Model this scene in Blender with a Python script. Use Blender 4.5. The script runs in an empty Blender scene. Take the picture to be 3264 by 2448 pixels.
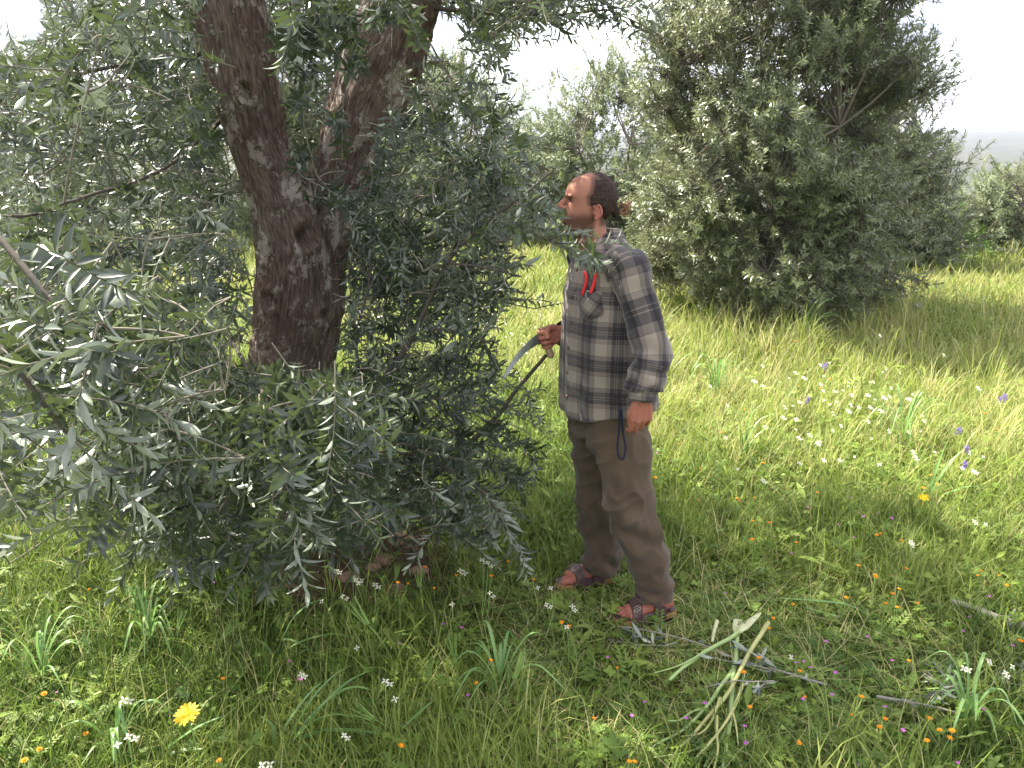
import bpy, math, random
import numpy as np
from mathutils import Vector, Matrix

# ------------------------------------------------------------------ camera, sky, sun, exposure
scene = bpy.context.scene
CAM_H, PITCH, FPX = 1.87, math.radians(15.0), 858.0
cam_data = bpy.data.cameras.new('camera')
cam_data.sensor_width = 36.0
cam_data.lens = 36.0 * FPX / 1024.0
cam_data.clip_start, cam_data.clip_end = 0.05, 9000.0
camera = bpy.data.objects.new('camera', cam_data)
scene.collection.objects.link(camera)
camera.location = (0, 0, CAM_H)
camera.rotation_euler = (math.pi / 2 - PITCH, 0, 0)
scene.camera = camera

SUN_EL = math.radians(50.0)
SUN_AZ = math.atan2(-0.80, 0.60)          # measured from +Y towards +X
sun_dir = Vector((math.sin(SUN_AZ) * math.cos(SUN_EL), math.cos(SUN_AZ) * math.cos(SUN_EL), math.sin(SUN_EL)))

world = bpy.data.worlds.new('World')
scene.world = world
world.use_nodes = True
wn, wl = world.node_tree.nodes, world.node_tree.links
wn.clear()
w_out = wn.new('ShaderNodeOutputWorld')
w_bg = wn.new('ShaderNodeBackground')
w_bg.inputs['Strength'].default_value = 0.125
w_sky = wn.new('ShaderNodeTexSky')
w_sky.sky_type = 'NISHITA'
w_sky.sun_disc = False
w_sky.sun_elevation = SUN_EL
w_sky.sun_rotation = SUN_AZ
w_sky.air_density = 1.0
w_sky.dust_density = 2.0
w_tc = wn.new('ShaderNodeTexCoord')
w_map = wn.new('ShaderNodeMapping')
w_map.inputs['Scale'].default_value = (1.0, 1.0, 3.2)
w_noise = wn.new('ShaderNodeTexNoise')
w_noise.inputs['Scale'].default_value = 2.6
w_noise.inputs['Detail'].default_value = 7.0
w_noise.inputs['Roughness'].default_value = 0.55
w_ramp = wn.new('ShaderNodeValToRGB')
w_ramp.color_ramp.elements[0].position = 0.30
w_ramp.color_ramp.elements[0].color = (0.35, 0.35, 0.35, 1)
w_ramp.color_ramp.elements[1].position = 0.56
w_ramp.color_ramp.elements[1].color = (1, 1, 1, 1)
w_cl = wn.new('ShaderNodeValToRGB')            # cloud tone: lavender grey bellies to white tops
w_cl.color_ramp.elements[0].position = 0.44
w_cl.color_ramp.elements[0].color = (2.0, 2.0, 2.5, 1)
w_cl.color_ramp.elements[1].position = 0.60
w_cl.color_ramp.elements[1].color = (8.4, 8.3, 8.8, 1)
w_noise2 = wn.new('ShaderNodeTexNoise')
w_noise2.inputs['Scale'].default_value = 4.3
w_noise2.inputs['Detail'].default_value = 5.0
w_mix = wn.new('ShaderNodeMix')
w_mix.data_type = 'RGBA'
wl.new(w_tc.outputs['Generated'], w_map.inputs['Vector'])
wl.new(w_map.outputs['Vector'], w_noise.inputs['Vector'])
wl.new(w_map.outputs['Vector'], w_noise2.inputs['Vector'])
wl.new(w_noise.outputs['Fac'], w_ramp.inputs['Fac'])
wl.new(w_noise2.outputs['Fac'], w_cl.inputs['Fac'])
wl.new(w_ramp.outputs['Color'], w_mix.inputs[0])
wl.new(w_sky.outputs['Color'], w_mix.inputs[6])
wl.new(w_cl.outputs['Color'], w_mix.inputs[7])
wl.new(w_mix.outputs[2], w_bg.inputs['Color'])
wl.new(w_bg.outputs['Background'], w_out.inputs['Surface'])

sun_data = bpy.data.lights.new('sun', 'SUN')
sun_data.energy = 4.8
sun_data.angle = math.radians(0.6)
sun_data.color = (1.0, 0.93, 0.79)
sun = bpy.data.objects.new('sun', sun_data)
scene.collection.objects.link(sun)
sun.location = (-6, 6, 12)
sun.rotation_euler = sun_dir.to_track_quat('Z', 'Y').to_euler()

scene.view_settings.view_transform = 'Standard'
scene.view_settings.look = 'None'
scene.view_settings.gamma = 1.0
scene.view_settings.exposure = 1.95
scene.view_settings.use_curve_mapping = False
scene.render.engine = 'CYCLES'
cy = scene.cycles
cy.max_bounces, cy.diffuse_bounces, cy.glossy_bounces, cy.transmission_bounces = 8, 4, 2, 6
cy.transparent_max_bounces = 4
cy.caustics_reflective = cy.caustics_refractive = False
cy.sample_clamp_indirect = 6.0
cy.use_denoising = True
cy.denoiser = 'OPENIMAGEDENOISE'
cy.use_adaptive_sampling = False
cy.volume_bounces = 0

# ------------------------------------------------------------------ helpers
rng = np.random.default_rng(11)
random.seed(5)
COL = scene.collection.objects
CP, SP = math.cos(PITCH), math.sin(PITCH)

def ray(px, py):
    u = (np.asarray(px, float) - 512.0) / FPX
    v = (384.0 - np.asarray(py, float)) / FPX
    return np.stack([u, CP + v * SP, -SP + v * CP], -1)

def at(px, py, y):                     # the point at depth y seen at a picture position
    d = ray(px, py)
    y = np.asarray(y, float)
    return np.array([0, 0, CAM_H]) + d * (y / d[..., 1])[..., None]

def on_ground(px, py, z=0.0):          # the point at height z seen at a picture position
    d = ray(px, py)
    t = (z - CAM_H) / d[..., 2]
    return np.array([0, 0, CAM_H]) + d * np.asarray(t)[..., None]

def project(P):
    P = np.asarray(P, float)
    x, y, z = P[..., 0], P[..., 1], P[..., 2] - CAM_H
    zc = y * CP - z * SP
    yc = y * SP + z * CP
    return 512 + FPX * x / zc, 384 - FPX * yc / zc, zc

def nrm(v):
    v = np.asarray(v, float)
    return v / np.maximum(np.linalg.norm(v, axis=-1, keepdims=True), 1e-9)

def sstep(a, b, x):
    t = np.clip((np.asarray(x, float) - a) / (b - a), 0, 1)
    return t * t * (3 - 2 * t)

def _hash(ix, iy, iz):
    n = (ix * 374761393 + iy * 668265263 + iz * 2147483647 // 7) & 0xFFFFFFFF
    n = ((n ^ (n >> 13)) * 1274126177) & 0xFFFFFFFF
    n = ((n ^ (n >> 16)) * 2246822519) & 0xFFFFFFFF
    return ((n ^ (n >> 15)) & 0xFFFFFF) / float(0xFFFFFF)

def noise(P, seed=0):                  # value noise, 0..1
    P = np.asarray(P, float) + seed * 17.31 + 1000.0
    i = np.floor(P).astype(np.int64)
    f = P - i
    f = f * f * (3 - 2 * f)
    r = 0
    for dx in (0, 1):
        wx = f[..., 0] if dx else 1 - f[..., 0]
        for dy in (0, 1):
            wy = f[..., 1] if dy else 1 - f[..., 1]
            for dz in (0, 1):
                wz = f[..., 2] if dz else 1 - f[..., 2]
                r = r + wx * wy * wz * _hash(i[..., 0] + dx, i[..., 1] + dy, i[..., 2] + dz)
    return r

def fbm(P, oct=3, seed=0):
    a, s, t = 1.0, 0.0, 0.0
    P = np.asarray(P, float)
    for o in range(oct):
        s = s + a * noise(P * 2 ** o, seed + o)
        t += a
        a *= 0.5
    return s / t

def mesh_data(name, V, faces, mats=None, attrs=None, smooth=True, fmat=None):
    V = np.asarray(V, np.float32)
    if not isinstance(faces, (list, tuple)):
        faces = [faces]
    faces = [np.asarray(f, np.int32) for f in faces if len(f)]
    me = bpy.data.meshes.new(name)
    me.vertices.add(len(V))
    me.vertices.foreach_set('co', V.ravel())
    loops = np.concatenate([f.ravel() for f in faces])
    tot = np.concatenate([np.full(len(f), f.shape[1], np.int32) for f in faces])
    start = np.concatenate([[0], np.cumsum(tot)[:-1]]).astype(np.int32)
    me.loops.add(len(loops))
    me.loops.foreach_set('vertex_index', loops)
    me.polygons.add(len(tot))
    me.polygons.foreach_set('loop_start', start)
    me.polygons.foreach_set('loop_total', tot)
    me.polygons.foreach_set('use_smooth', np.full(len(tot), bool(smooth)))
    if mats:
        for m in (mats if isinstance(mats, (list, tuple)) else [mats]):
            me.materials.append(m)
    if fmat is not None:
        me.polygons.foreach_set('material_index', np.asarray(fmat, np.int32))
    for k, d in (attrs or {}).items():
        d = np.asarray(d, np.float32)
        if d.ndim == 1:
            at_ = me.attributes.new(k, 'FLOAT', 'POINT')
            at_.data.foreach_set('value', d)
        else:
            at_ = me.attributes.new(k, 'FLOAT_VECTOR', 'POINT')
            at_.data.foreach_set('vector', d.ravel())
    me.update(calc_edges=True)
    return me

def link(name, data, parent=None, loc=(0, 0, 0)):
    o = bpy.data.objects.new(name, data)
    COL.link(o)
    o.location = tuple(float(c) for c in loc)
    if parent is not None:
        o.parent = parent
    return o

def tag(o, label=None, cat=None, group=None, kind=None):
    if label: o['label'] = label
    if cat: o['category'] = cat
    if group: o['group'] = group
    if kind: o['kind'] = kind
    return o

def thing(name, label, cat, loc, group=None):
    return tag(link(name, None, None, loc), label, cat, group)

def part(name, root, V, F, mat, base=None, **k):
    """a mesh given in world coordinates, hung under root (base: world place of root's own origin)"""
    if base is None:
        base = np.array(root.location) if root is not None else np.zeros(3)
    return link(name, mesh_data(name, np.asarray(V) - np.asarray(base), F, mat, **k), root)

def tubes(P, R, n=5, cap=True):
    """P (N,K,3) polylines, R (N,K) radii -> V, quads"""
    P, R = np.asarray(P, float), np.asarray(R, float)
    N, K = P.shape[:2]
    T = np.empty_like(P)
    T[:, 1:-1] = P[:, 2:] - P[:, :-2]
    T[:, 0] = P[:, 1] - P[:, 0]
    T[:, -1] = P[:, -1] - P[:, -2]
    T = nrm(T)
    ref = np.where(np.abs(nrm(P[:, -1] - P[:, 0])[:, None, 2:3]) > 0.8, np.array([1.0, 0.2, 0]), np.array([0.1, 0.15, 1.0]))
    S = nrm(np.cross(T, np.broadcast_to(ref, T.shape)))
    B = np.cross(S, T)
    a = np.arange(n) * 2 * math.pi / n
    V = P[:, :, None] + R[:, :, None, None] * (S[:, :, None] * np.cos(a)[:, None] + B[:, :, None] * np.sin(a)[:, None])
    idx = np.arange(N * K * n).reshape(N, K, n)
    q = np.stack([idx[:, :-1], np.roll(idx, -1, 2)[:, :-1], np.roll(idx, -1, 2)[:, 1:], idx[:, 1:]], -1).reshape(-1, 4)
    return V.reshape(-1, 3), q[:, ::-1]

def sweep(pts, rad, n=16, caps=True, ell=None):
    """one closed tube with parallel-transported frame; rad per point or (a,b) with ell = reference vector of axis a"""
    P = np.asarray(pts, float)
    K = len(P)
    R = np.asarray(rad, float)
    if R.ndim == 0: R = np.full(K, float(R))
    if R.ndim == 1: R = np.stack([R, R], 1)
    T = nrm(np.gradient(P, axis=0))
    r0 = np.array(ell if ell is not None else ([0, 0, 1.0] if abs(T[0][2]) < 0.8 else [1.0, 0, 0]), float)
    A = np.empty_like(P)
    prev = r0
    for i in range(K):
        src = r0 if ell is not None else prev
        a = src - T[i] * np.dot(src, T[i])
        A[i] = a / max(np.linalg.norm(a), 1e-9)
        prev = A[i]
    B = np.cross(T, A)
    an = np.arange(n) * 2 * math.pi / n
    V = (P[:, None] + R[:, 0, None, None] * A[:, None] * np.cos(an)[None, :, None] + R[:, 1, None, None] * B[:, None] * np.sin(an)[None, :, None]).reshape(-1, 3)
    idx = np.arange(K * n).reshape(K, n)
    q = np.stack([idx[:-1], np.roll(idx, -1, 1)[:-1], np.roll(idx, -1, 1)[1:], idx[1:]], -1).reshape(-1, 4)
    F = [q]
    if caps:
        V = np.concatenate([V, P[:1] - T[:1] * R[0].mean() * 0.35, P[-1:] + T[-1:] * R[-1].mean() * 0.35])
        c0, c1 = K * n, K * n + 1
        i0, i1 = idx[0], idx[-1]
        F.append(np.concatenate([np.stack([np.full(n, c0), np.roll(i0, -1), i0], 1), np.stack([np.full(n, c1), i1, np.roll(i1, -1)], 1)]))
    return V, F

def spline(pts, n):
    """Catmull-Rom through rows of pts, n samples"""
    P = np.asarray(pts, float)
    K = len(P)
    Q = np.concatenate([2 * P[:1] - P[1:2], P, 2 * P[-1:] - P[-2:-1]])
    t = np.linspace(0, K - 1, n)
    i = np.minimum(t.astype(int), K - 2)
    f = (t - i)[:, None]
    a, b, c, d = Q[i], Q[i + 1], Q[i + 2], Q[i + 3]
    return 0.5 * (2 * b + (c - a) * f + (2 * a - 5 * b + 4 * c - d) * f ** 2 + (3 * b - a - 3 * c + d) * f ** 3)

def join(parts):
    """[(V, [faces...]), ...] -> V, [tris, quads]"""
    Vs, tri, quad, o = [], [], [], 0
    for V, F in parts:
        if not isinstance(F, (list, tuple)): F = [F]
        for f in F:
            f = np.asarray(f)
            if not len(f): continue
            (tri if f.shape[1] == 3 else quad).append(f + o)
        Vs.append(np.asarray(V, float))
        o += len(V)
    out = []
    if tri: out.append(np.concatenate(tri))
    if quad: out.append(np.concatenate(quad))
    return np.concatenate(Vs), out

def remesh(V, F, voxel, smooth=6, fac=0.5):
    me = mesh_data('temp', V, F)
    ob = bpy.data.objects.new('temp', me)
    COL.link(ob)
    m = ob.modifiers.new('r', 'REMESH')
    m.mode, m.voxel_size = 'VOXEL', voxel
    if smooth:
        s = ob.modifiers.new('s', 'SMOOTH')
        s.iterations, s.factor = smooth, fac
    dg = bpy.context.evaluated_depsgraph_get()
    ev = ob.evaluated_get(dg)
    m2 = ev.to_mesh()
    nv, nf = len(m2.vertices), len(m2.polygons)
    V2 = np.empty(nv * 3, np.float32)
    m2.vertices.foreach_get('co', V2)
    lt = np.empty(nf, np.int32)
    m2.polygons.foreach_get('loop_total', lt)
    lv = np.empty(len(m2.loops), np.int32)
    m2.loops.foreach_get('vertex_index', lv)
    ls = np.empty(nf, np.int32)
    m2.polygons.foreach_get('loop_start', ls)
    ev.to_mesh_clear()
    bpy.data.objects.remove(ob)
    bpy.data.meshes.remove(me)
    faces = []
    for k in (3, 4):
        s_ = ls[lt == k]
        if len(s_): faces.append(np.stack([lv[s_ + j] for j in range(k)], 1))
    return V2.reshape(-1, 3).astype(float), faces

def vnormals(V, F):
    N = np.zeros_like(V)
    for f in F:
        n = np.cross(V[f[:, 1]] - V[f[:, 0]], V[f[:, 2]] - V[f[:, 0]])
        for j in range(f.shape[1]):
            np.add.at(N, f[:, j], n)
    return nrm(N)

# ------------------------------------------------------------------ materials
class NT:
    def __init__(s, name):
        s.m = bpy.data.materials.new(name)
        s.m.use_nodes = True
        s.n, s.l = s.m.node_tree.nodes, s.m.node_tree.links
        s.n.clear()
        s.out = s.n.new('ShaderNodeOutputMaterial')
    def __call__(s, t, **k):
        nd = s.n.new(t)
        for a, b in k.items():
            setattr(nd, a, b)
        return nd
    def set(s, nd, **k):
        for a, b in k.items():
            s.put(nd.inputs[a.replace('_', ' ')], b)
        return nd
    def put(s, sock, b):
        if hasattr(b, 'is_linked') or isinstance(b, bpy.types.NodeSocket):
            s.l.new(b, sock)
        else:
            sock.default_value = b
    def math(s, op, a, b=0.5, c=None):
        nd = s('ShaderNodeMath', operation=op)
        s.put(nd.inputs[0], a)
        s.put(nd.inputs[1], b)
        if c is not None: s.put(nd.inputs[2], c)
        return nd.outputs[0]
    def mix(s, fac, a, b, blend='MIX'):
        nd = s('ShaderNodeMix', data_type='RGBA', blend_type=blend)
        s.put(nd.inputs[0], fac)
        s.put(nd.inputs[6], a if not isinstance(a, tuple) else (*a, 1)[:4])
        s.put(nd.inputs[7], b if not isinstance(b, tuple) else (*b, 1)[:4])
        return nd.outputs[2]
    def ramp(s, fac, stops, interp='LINEAR'):
        nd = s('ShaderNodeValToRGB')
        r = nd.color_ramp
        r.interpolation = interp
        while len(r.elements) < len(stops): r.elements.new(0.5)
        for e, (p, c) in zip(r.elements, stops):
            e.position = p
            e.color = (*c, 1) if isinstance(c, tuple) else (c, c, c, 1)
        s.l.new(fac, nd.inputs[0])
        return nd.outputs[0]
    def noise(s, vec, scale, detail=3.0, rough=0.55, dist=0.0):
        nd = s('ShaderNodeTexNoise')
        if vec is not None: s.l.new(vec, nd.inputs['Vector'])
        nd.inputs['Scale'].default_value = scale
        nd.inputs['Detail'].default_value = detail
        nd.inputs['Roughness'].default_value = rough
        nd.inputs['Distortion'].default_value = dist
        return nd.outputs['Fac']
    def attr(s, name, out='Vector'):
        return s('ShaderNodeAttribute', attribute_name=name).outputs[out]
    def coord(s, which='Object'):
        return s('ShaderNodeTexCoord').outputs[which]
    def mapping(s, vec, scale):
        nd = s('ShaderNodeMapping')
        s.l.new(vec, nd.inputs['Vector'])
        nd.inputs['Scale'].default_value = scale
        return nd.outputs[0]
    def bump(s, h, strength=0.5, dist=0.01):
        nd = s('ShaderNodeBump')
        nd.inputs['Strength'].default_value = strength
        nd.inputs['Distance'].default_value = dist
        s.l.new(h, nd.inputs['Height'])
        return nd.outputs[0]
    def pbr(s, color, rough=0.7, normal=None, spec=0.4, **k):
        p = s('ShaderNodeBsdfPrincipled')
        s.put(p.inputs['Base Color'], (*color, 1) if isinstance(color, tuple) else color)
        s.put(p.inputs['Roughness'], rough)
        p.inputs['Specular IOR Level'].default_value = spec
        if normal is not None: s.l.new(normal, p.inputs['Normal'])
        for a, b in k.items(): s.put(p.inputs[a.replace('_', ' ')], b)
        return p
    def finish(s, shader):
        s.l.new(shader.outputs[0] if hasattr(shader, 'outputs') else shader, s.out.inputs['Surface'])
        return s.m

def mat_plain(name, color, rough=0.6, var=0.25, scale=40.0, spec=0.4, bump=0.0, **k):
    t = NT(name)
    n = t.noise(t.coord(), scale, 4)
    c = t.mix(n, tuple(x * (1 - var) for x in color), tuple(min(1, x * (1 + var)) for x in color))
    return t.finish(t.pbr(c, rough, t.bump(n, bump, 0.004) if bump else None, spec, **k))

def mat_leaf(name, top_a, top_b, under, young, gloss=0.38, trans=0.3, spec=0.5):
    """leaf with a dark upper face and a paler lower face; attribute 'tint' = (random, youth, 0)"""
    t = NT(name)
    sep = t('ShaderNodeSeparateXYZ')
    t.l.new(t.attr('tint'), sep.inputs[0])
    top = t.mix(sep.outputs[0], top_a, top_b)
    und = t.mix(sep.outputs[0], tuple(c * 0.85 for c in under), tuple(min(1, c * 1.15) for c in under))
    geo = t('ShaderNodeNewGeometry')
    col = t.mix(geo.outputs['Backfacing'], top, und)
    col = t.mix(sep.outputs[1], col, young)
    p = t.pbr(col, gloss, None, spec)
    tr = t('ShaderNodeBsdfTranslucent')
    t.l.new(t.mix(0.5, col, young, 'MIX'), tr.inputs['Color'])
    mx = t('ShaderNodeMixShader')
    mx.inputs[0].default_value = trans
    t.l.new(p.outputs[0], mx.inputs[1])
    t.l.new(tr.outputs[0], mx.inputs[2])
    return t.finish(mx)

def mat_grass(name, stops, trans=0.4, gloss=0.5, spec=0.3):
    """blade colour from attribute 'tint' x through a ramp"""
    t = NT(name)
    sep = t('ShaderNodeSeparateXYZ')
    t.l.new(t.attr('tint'), sep.inputs[0])
    col = t.ramp(sep.outputs[0], stops)
    p = t.pbr(col, gloss, None, spec)
    tr = t('ShaderNodeBsdfTranslucent')
    t.l.new(col, tr.inputs['Color'])
    mx = t('ShaderNodeMixShader')
    mx.inputs[0].default_value = trans
    t.l.new(p.outputs[0], mx.inputs[1])
    t.l.new(tr.outputs[0], mx.inputs[2])
    return t.finish(mx)

def mat_petal(name, color, trans=0.35, var=0.15):
    t = NT(name)
    n = t.noise(t.coord(), 160, 2)
    c = t.mix(n, tuple(x * (1 - var) for x in color), tuple(min(1, x * (1 + var)) for x in color))
    p = t.pbr(c, 0.6, None, 0.3)
    tr = t('ShaderNodeBsdfTranslucent')
    t.l.new(c, tr.inputs['Color'])
    mx = t('ShaderNodeMixShader')
    mx.inputs[0].default_value = trans
    t.l.new(p.outputs[0], mx.inputs[1])
    t.l.new(tr.outputs[0], mx.inputs[2])
    return t.finish(mx)

def make_bark(name, dark, mid, pale, lichen_amt=0.5):
    t = NT(name)
    g = t.attr('grain')
    gs = t.mapping(g, (1, 1, 0.14))
    fib = t.noise(gs, 105, 5, 0.68, 0.15)
    big = t.noise(t.mapping(g, (1, 1, 0.5)), 7, 3, 0.5)
    col = t.ramp(fib, [(0.32, dark), (0.5, mid), (0.72, pale)])
    col = t.mix(t.math('MULTIPLY', big, 0.5), col, tuple(c * 0.55 for c in dark))
    li = t.noise(t.mapping(g, (1, 1, 0.55)), 11, 6, 0.72)
    li2 = t.noise(g, 60, 3, 0.6)
    fac = t.ramp(t.math('ADD', t.math('MULTIPLY', li, 0.8), t.math('MULTIPLY', li2, 0.2)), [(0.525, 0.0), (0.575, lichen_amt)])
    col = t.mix(fac, col, (0.52, 0.49, 0.45))
    tone = t.ramp(t.noise(t.mapping(g, (1, 1, .6)), 3.2, 3, 0.6), [(0.35, (0.62, 0.50, 0.46)), (0.65, (1.15, 1.12, 1.08))])
    col = t.mix(1.0, col, tone, 'MULTIPLY')
    ye = t.ramp(t.noise(g, 9, 4, 0.6), [(0.62, 0.0), (0.7, 0.35)])
    col = t.mix(ye, col, (0.20, 0.17, 0.08))
    h = t.math('ADD', fib, t.math('MULTIPLY', fac, 0.2))
    return t.finish(t.pbr(col, 0.9, t.bump(h, 1.0, 0.035), 0.25))

M = {}
M['bark'] = make_bark('olive_bark', (0.062, 0.042, 0.035), (0.225, 0.168, 0.140), (0.44, 0.37, 0.32), 0.9)
M['twig'] = mat_plain('olive_twig', (0.15, 0.135, 0.10), 0.8, 0.4, 60)
M['branch'] = mat_plain('olive_branch', (0.075, 0.064, 0.052), 0.9, 0.5, 35, 0.2, 0.6)
M['twig_far'] = mat_plain('far_twig', (0.12, 0.10, 0.08), 0.9, 0.3, 20)
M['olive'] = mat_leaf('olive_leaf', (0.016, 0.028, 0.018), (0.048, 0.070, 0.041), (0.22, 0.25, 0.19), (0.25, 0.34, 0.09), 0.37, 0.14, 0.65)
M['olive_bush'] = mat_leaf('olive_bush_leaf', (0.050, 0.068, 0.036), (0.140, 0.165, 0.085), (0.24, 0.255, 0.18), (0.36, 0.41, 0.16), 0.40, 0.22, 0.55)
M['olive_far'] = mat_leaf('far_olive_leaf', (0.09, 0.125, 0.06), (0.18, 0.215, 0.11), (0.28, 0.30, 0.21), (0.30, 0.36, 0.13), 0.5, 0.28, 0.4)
M['shrub'] = mat_leaf('green_shrub_leaf', (0.06, 0.14, 0.03), (0.14, 0.25, 0.05), (0.18, 0.27, 0.08), (0.25, 0.36, 0.08), 0.5, 0.3, 0.3)
M['grass'] = mat_grass('grass_blade', [(0.0, (0.066, 0.120, 0.022)), (0.3, (0.155, 0.225, 0.036)), (0.62, (0.290, 0.345, 0.075)), (0.85, (0.45, 0.44, 0.18)), (1.0, (0.52, 0.44, 0.23))], 0.42)
M['herb'] = mat_grass('herb_leaf', [(0.0, (0.060, 0.120, 0.022)), (0.5, (0.155, 0.235, 0.035)), (1.0, (0.27, 0.35, 0.06))], 0.35, 0.55)
M['broad'] = mat_grass('broad_grass_blade', [(0.0, (0.11, 0.24, 0.06)), (1.0, (0.25, 0.40, 0.12))], 0.35, 0.4, 0.5)
M['stem'] = mat_plain('green_stem', (0.16, 0.26, 0.06), 0.6, 0.2, 60)
M['orange'] = mat_petal('orange_petal', (0.85, 0.36, 0.015))
M['yellow'] = mat_petal('yellow_petal', (0.86, 0.60, 0.02))
M['white'] = mat_petal('cream_petal', (0.80, 0.79, 0.62))
M['pink'] = mat_petal('magenta_petal', (0.55, 0.14, 0.50))
M['violet'] = mat_petal('violet_petal', (0.30, 0.20, 0.56))
M['soil_stone'] = mat_plain('reddish_stone', (0.30, 0.19, 0.13), 0.9, 0.35, 30, 0.2, 0.6)

def make_ground():
    t = NT('meadow_ground')
    c = t.coord()
    n1, n2 = t.noise(c, 1.3, 4), t.noise(c, 22, 5, 0.7)
    soil = t.ramp(n2, [(0.3, (0.045, 0.028, 0.018)), (0.7, (0.14, 0.088, 0.055))])
    green = t.ramp(n2, [(0.3, (0.045, 0.095, 0.02)), (0.7, (0.15, 0.22, 0.045))])
    near = t.mix(t.ramp(n1, [(0.35, 0.25), (0.6, 0.85)]), soil, green)
    # the bare earth under the tree, then the far hillside with scrub
    col = t.mix(t.attr('bare', 'Fac'), near, soil)
    s1, s2 = t.noise(c, 0.055, 5, 0.7), t.noise(c, 0.006, 4, 0.6)
    hill = t.ramp(s1, [(0.36, (0.022, 0.030, 0.018)), (0.5, (0.050, 0.050, 0.030)), (0.66, (0.10, 0.08, 0.055))])
    hill = t.mix(t.math('MULTIPLY', s2, 0.7), hill, (0.045, 0.055, 0.032))
    col = t.mix(t.attr('far', 'Fac'), col, hill)
    return t.finish(t.pbr(col, 0.95, t.bump(n2, 0.8, 0.03), 0.15))
M['ground'] = make_ground()

# ------------------------------------------------------------------ ground sheet and hills
TREE = np.array([-1.02, 4.0])

def gh(x, y):
    x, y = np.asarray(x, float), np.asarray(y, float)
    r = np.hypot(x, y)
    P = np.stack([x * 0.45, y * 0.45, 0 * x], -1)
    z = (noise(P, 3) - 0.5) * 0.10 * sstep(0.0, 4.0, r - 3.5) + (noise(P * 4, 5) - 0.5) * 0.03 * sstep(0, 1, np.hypot(x - 0.45, y - 3.3) - 0.25)
    d = np.hypot(x - TREE[0], y - TREE[1])
    z = z + 0.07 * np.exp(-(d / 0.5) ** 2)
    z = z + sstep(8, 17, r) * 0.12
    z = z - 11.0 * sstep(17, 150, r) * (0.8 + 0.4 * noise(np.stack([x * 0.01, y * 0.01, 0 * x], -1), 8))
    ridge = 0.75 + 0.5 * fbm(np.stack([x * 0.0011, y * 0.0011, 0 * x], -1), 4, 21)
    z = z + 46.0 * ridge * sstep(200, 1900, r) + 5.0 * (fbm(np.stack([x * 0.006, y * 0.006, 0 * x], -1), 3, 31) - 0.5) * sstep(150, 500, r)
    return z

def build_ground():
    radii = np.concatenate([np.linspace(0.0, 9.0, 91), 9.0 * (4200 / 9.0) ** np.linspace(0, 1, 120)[1:]])
    na = 360
    a = np.arange(na) * 2 * math.pi / na
    X, Y = radii[:, None] * np.sin(a), radii[:, None] * np.cos(a)
    V = np.stack([X, Y, gh(X, Y)], -1).reshape(-1, 3)
    idx = np.arange(len(radii) * na).reshape(len(radii), na)
    q = np.stack([idx[:-1], np.roll(idx, -1, 1)[:-1], np.roll(idx, -1, 1)[1:], idx[1:]], -1).reshape(-1, 4)[:, ::-1]
    d = np.hypot((V[:, 0] + 0.75) / 1.0, (V[:, 1] - 3.65) / 0.75)
    bare = 1 - sstep(0.35, 0.95, d + 0.5 * (noise(V * 3, 2) - 0.5))
    far = sstep(18, 60, np.hypot(V[:, 0], V[:, 1]))
    o = link('ground', mesh_data('ground', V, q[:, ::-1], M['ground'], {'bare': bare, 'far': far}))
    tag(o, 'grassy meadow ground running out to distant scrub hills', None, None, 'structure')
build_ground()
# ------------------------------------------------------------------ leaves and sprays
# leaf templates in (side, along, up) with unit length; side is scaled by the width ratio
def leaf_template(lod):
    if lod == 0:
        rows = [(0.0, 0.05), (0.16, 0.55), (0.38, 0.98), (0.62, 0.86), (0.84, 0.42)]
        V, F = [], []
        for i, (y, w) in enumerate(rows):
            bend = -0.16 * y * y
            V += [(-0.5 * w, y, 0.05 * w + bend), (0, y, bend), (0.5 * w, y, 0.05 * w + bend)]
        V.append((0, 1.0, -0.18))
        for i in range(len(rows) - 1):
            b = i * 3
            F += [(b, b + 1, b + 4), (b, b + 4, b + 3), (b + 1, b + 2, b + 5), (b + 1, b + 5, b + 4)]
        b = (len(rows) - 1) * 3
        F += [(b, b + 1, b + 3), (b + 1, b + 2, b + 3)]
    elif lod == 1:
        V = [(0, 0, 0), (-0.46, 0.34, 0.03), (0, 0.42, -0.02), (0.46, 0.34, 0.03), (-0.34, 0.70, -0.03), (0.34, 0.70, -0.03), (0, 1, -0.14)]
        F = [(0, 2, 1), (0, 3, 2), (1, 2, 4), (2, 3, 5), (2, 5, 4), (4, 5, 6)]
    else:
        V = [(0, 0, 0), (-0.5, 0.45, 0.0), (0.5, 0.45, 0.0), (0, 1, -0.10)]
        F = [(0, 2, 1), (1, 2, 3)]
    return np.array(V, float), np.array(F)
LEAF = [leaf_template(i) for i in range(3)]

def emit(template, P, D, N, L, W, tint):
    """instances of a flat template: P base, D along, N up, L length, W width -> V, F, tint"""
    T, F = template
    D = nrm(D)
    S = nrm(np.cross(D, N))
    U = np.cross(S, D)
    V = P[:, None] + S[:, None] * (T[None, :, 0, None] * W[:, None, None]) + D[:, None] * (T[None, :, 1, None] * L[:, None, None]) + U[:, None] * (T[None, :, 2, None] * L[:, None, None])
    n, k = V.shape[:2]
    Fo = (F[None] + (np.arange(n) * k)[:, None, None]).reshape(-1, F.shape[1])
    return V.reshape(-1, 3), Fo, np.repeat(tint, k, axis=0)

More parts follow.
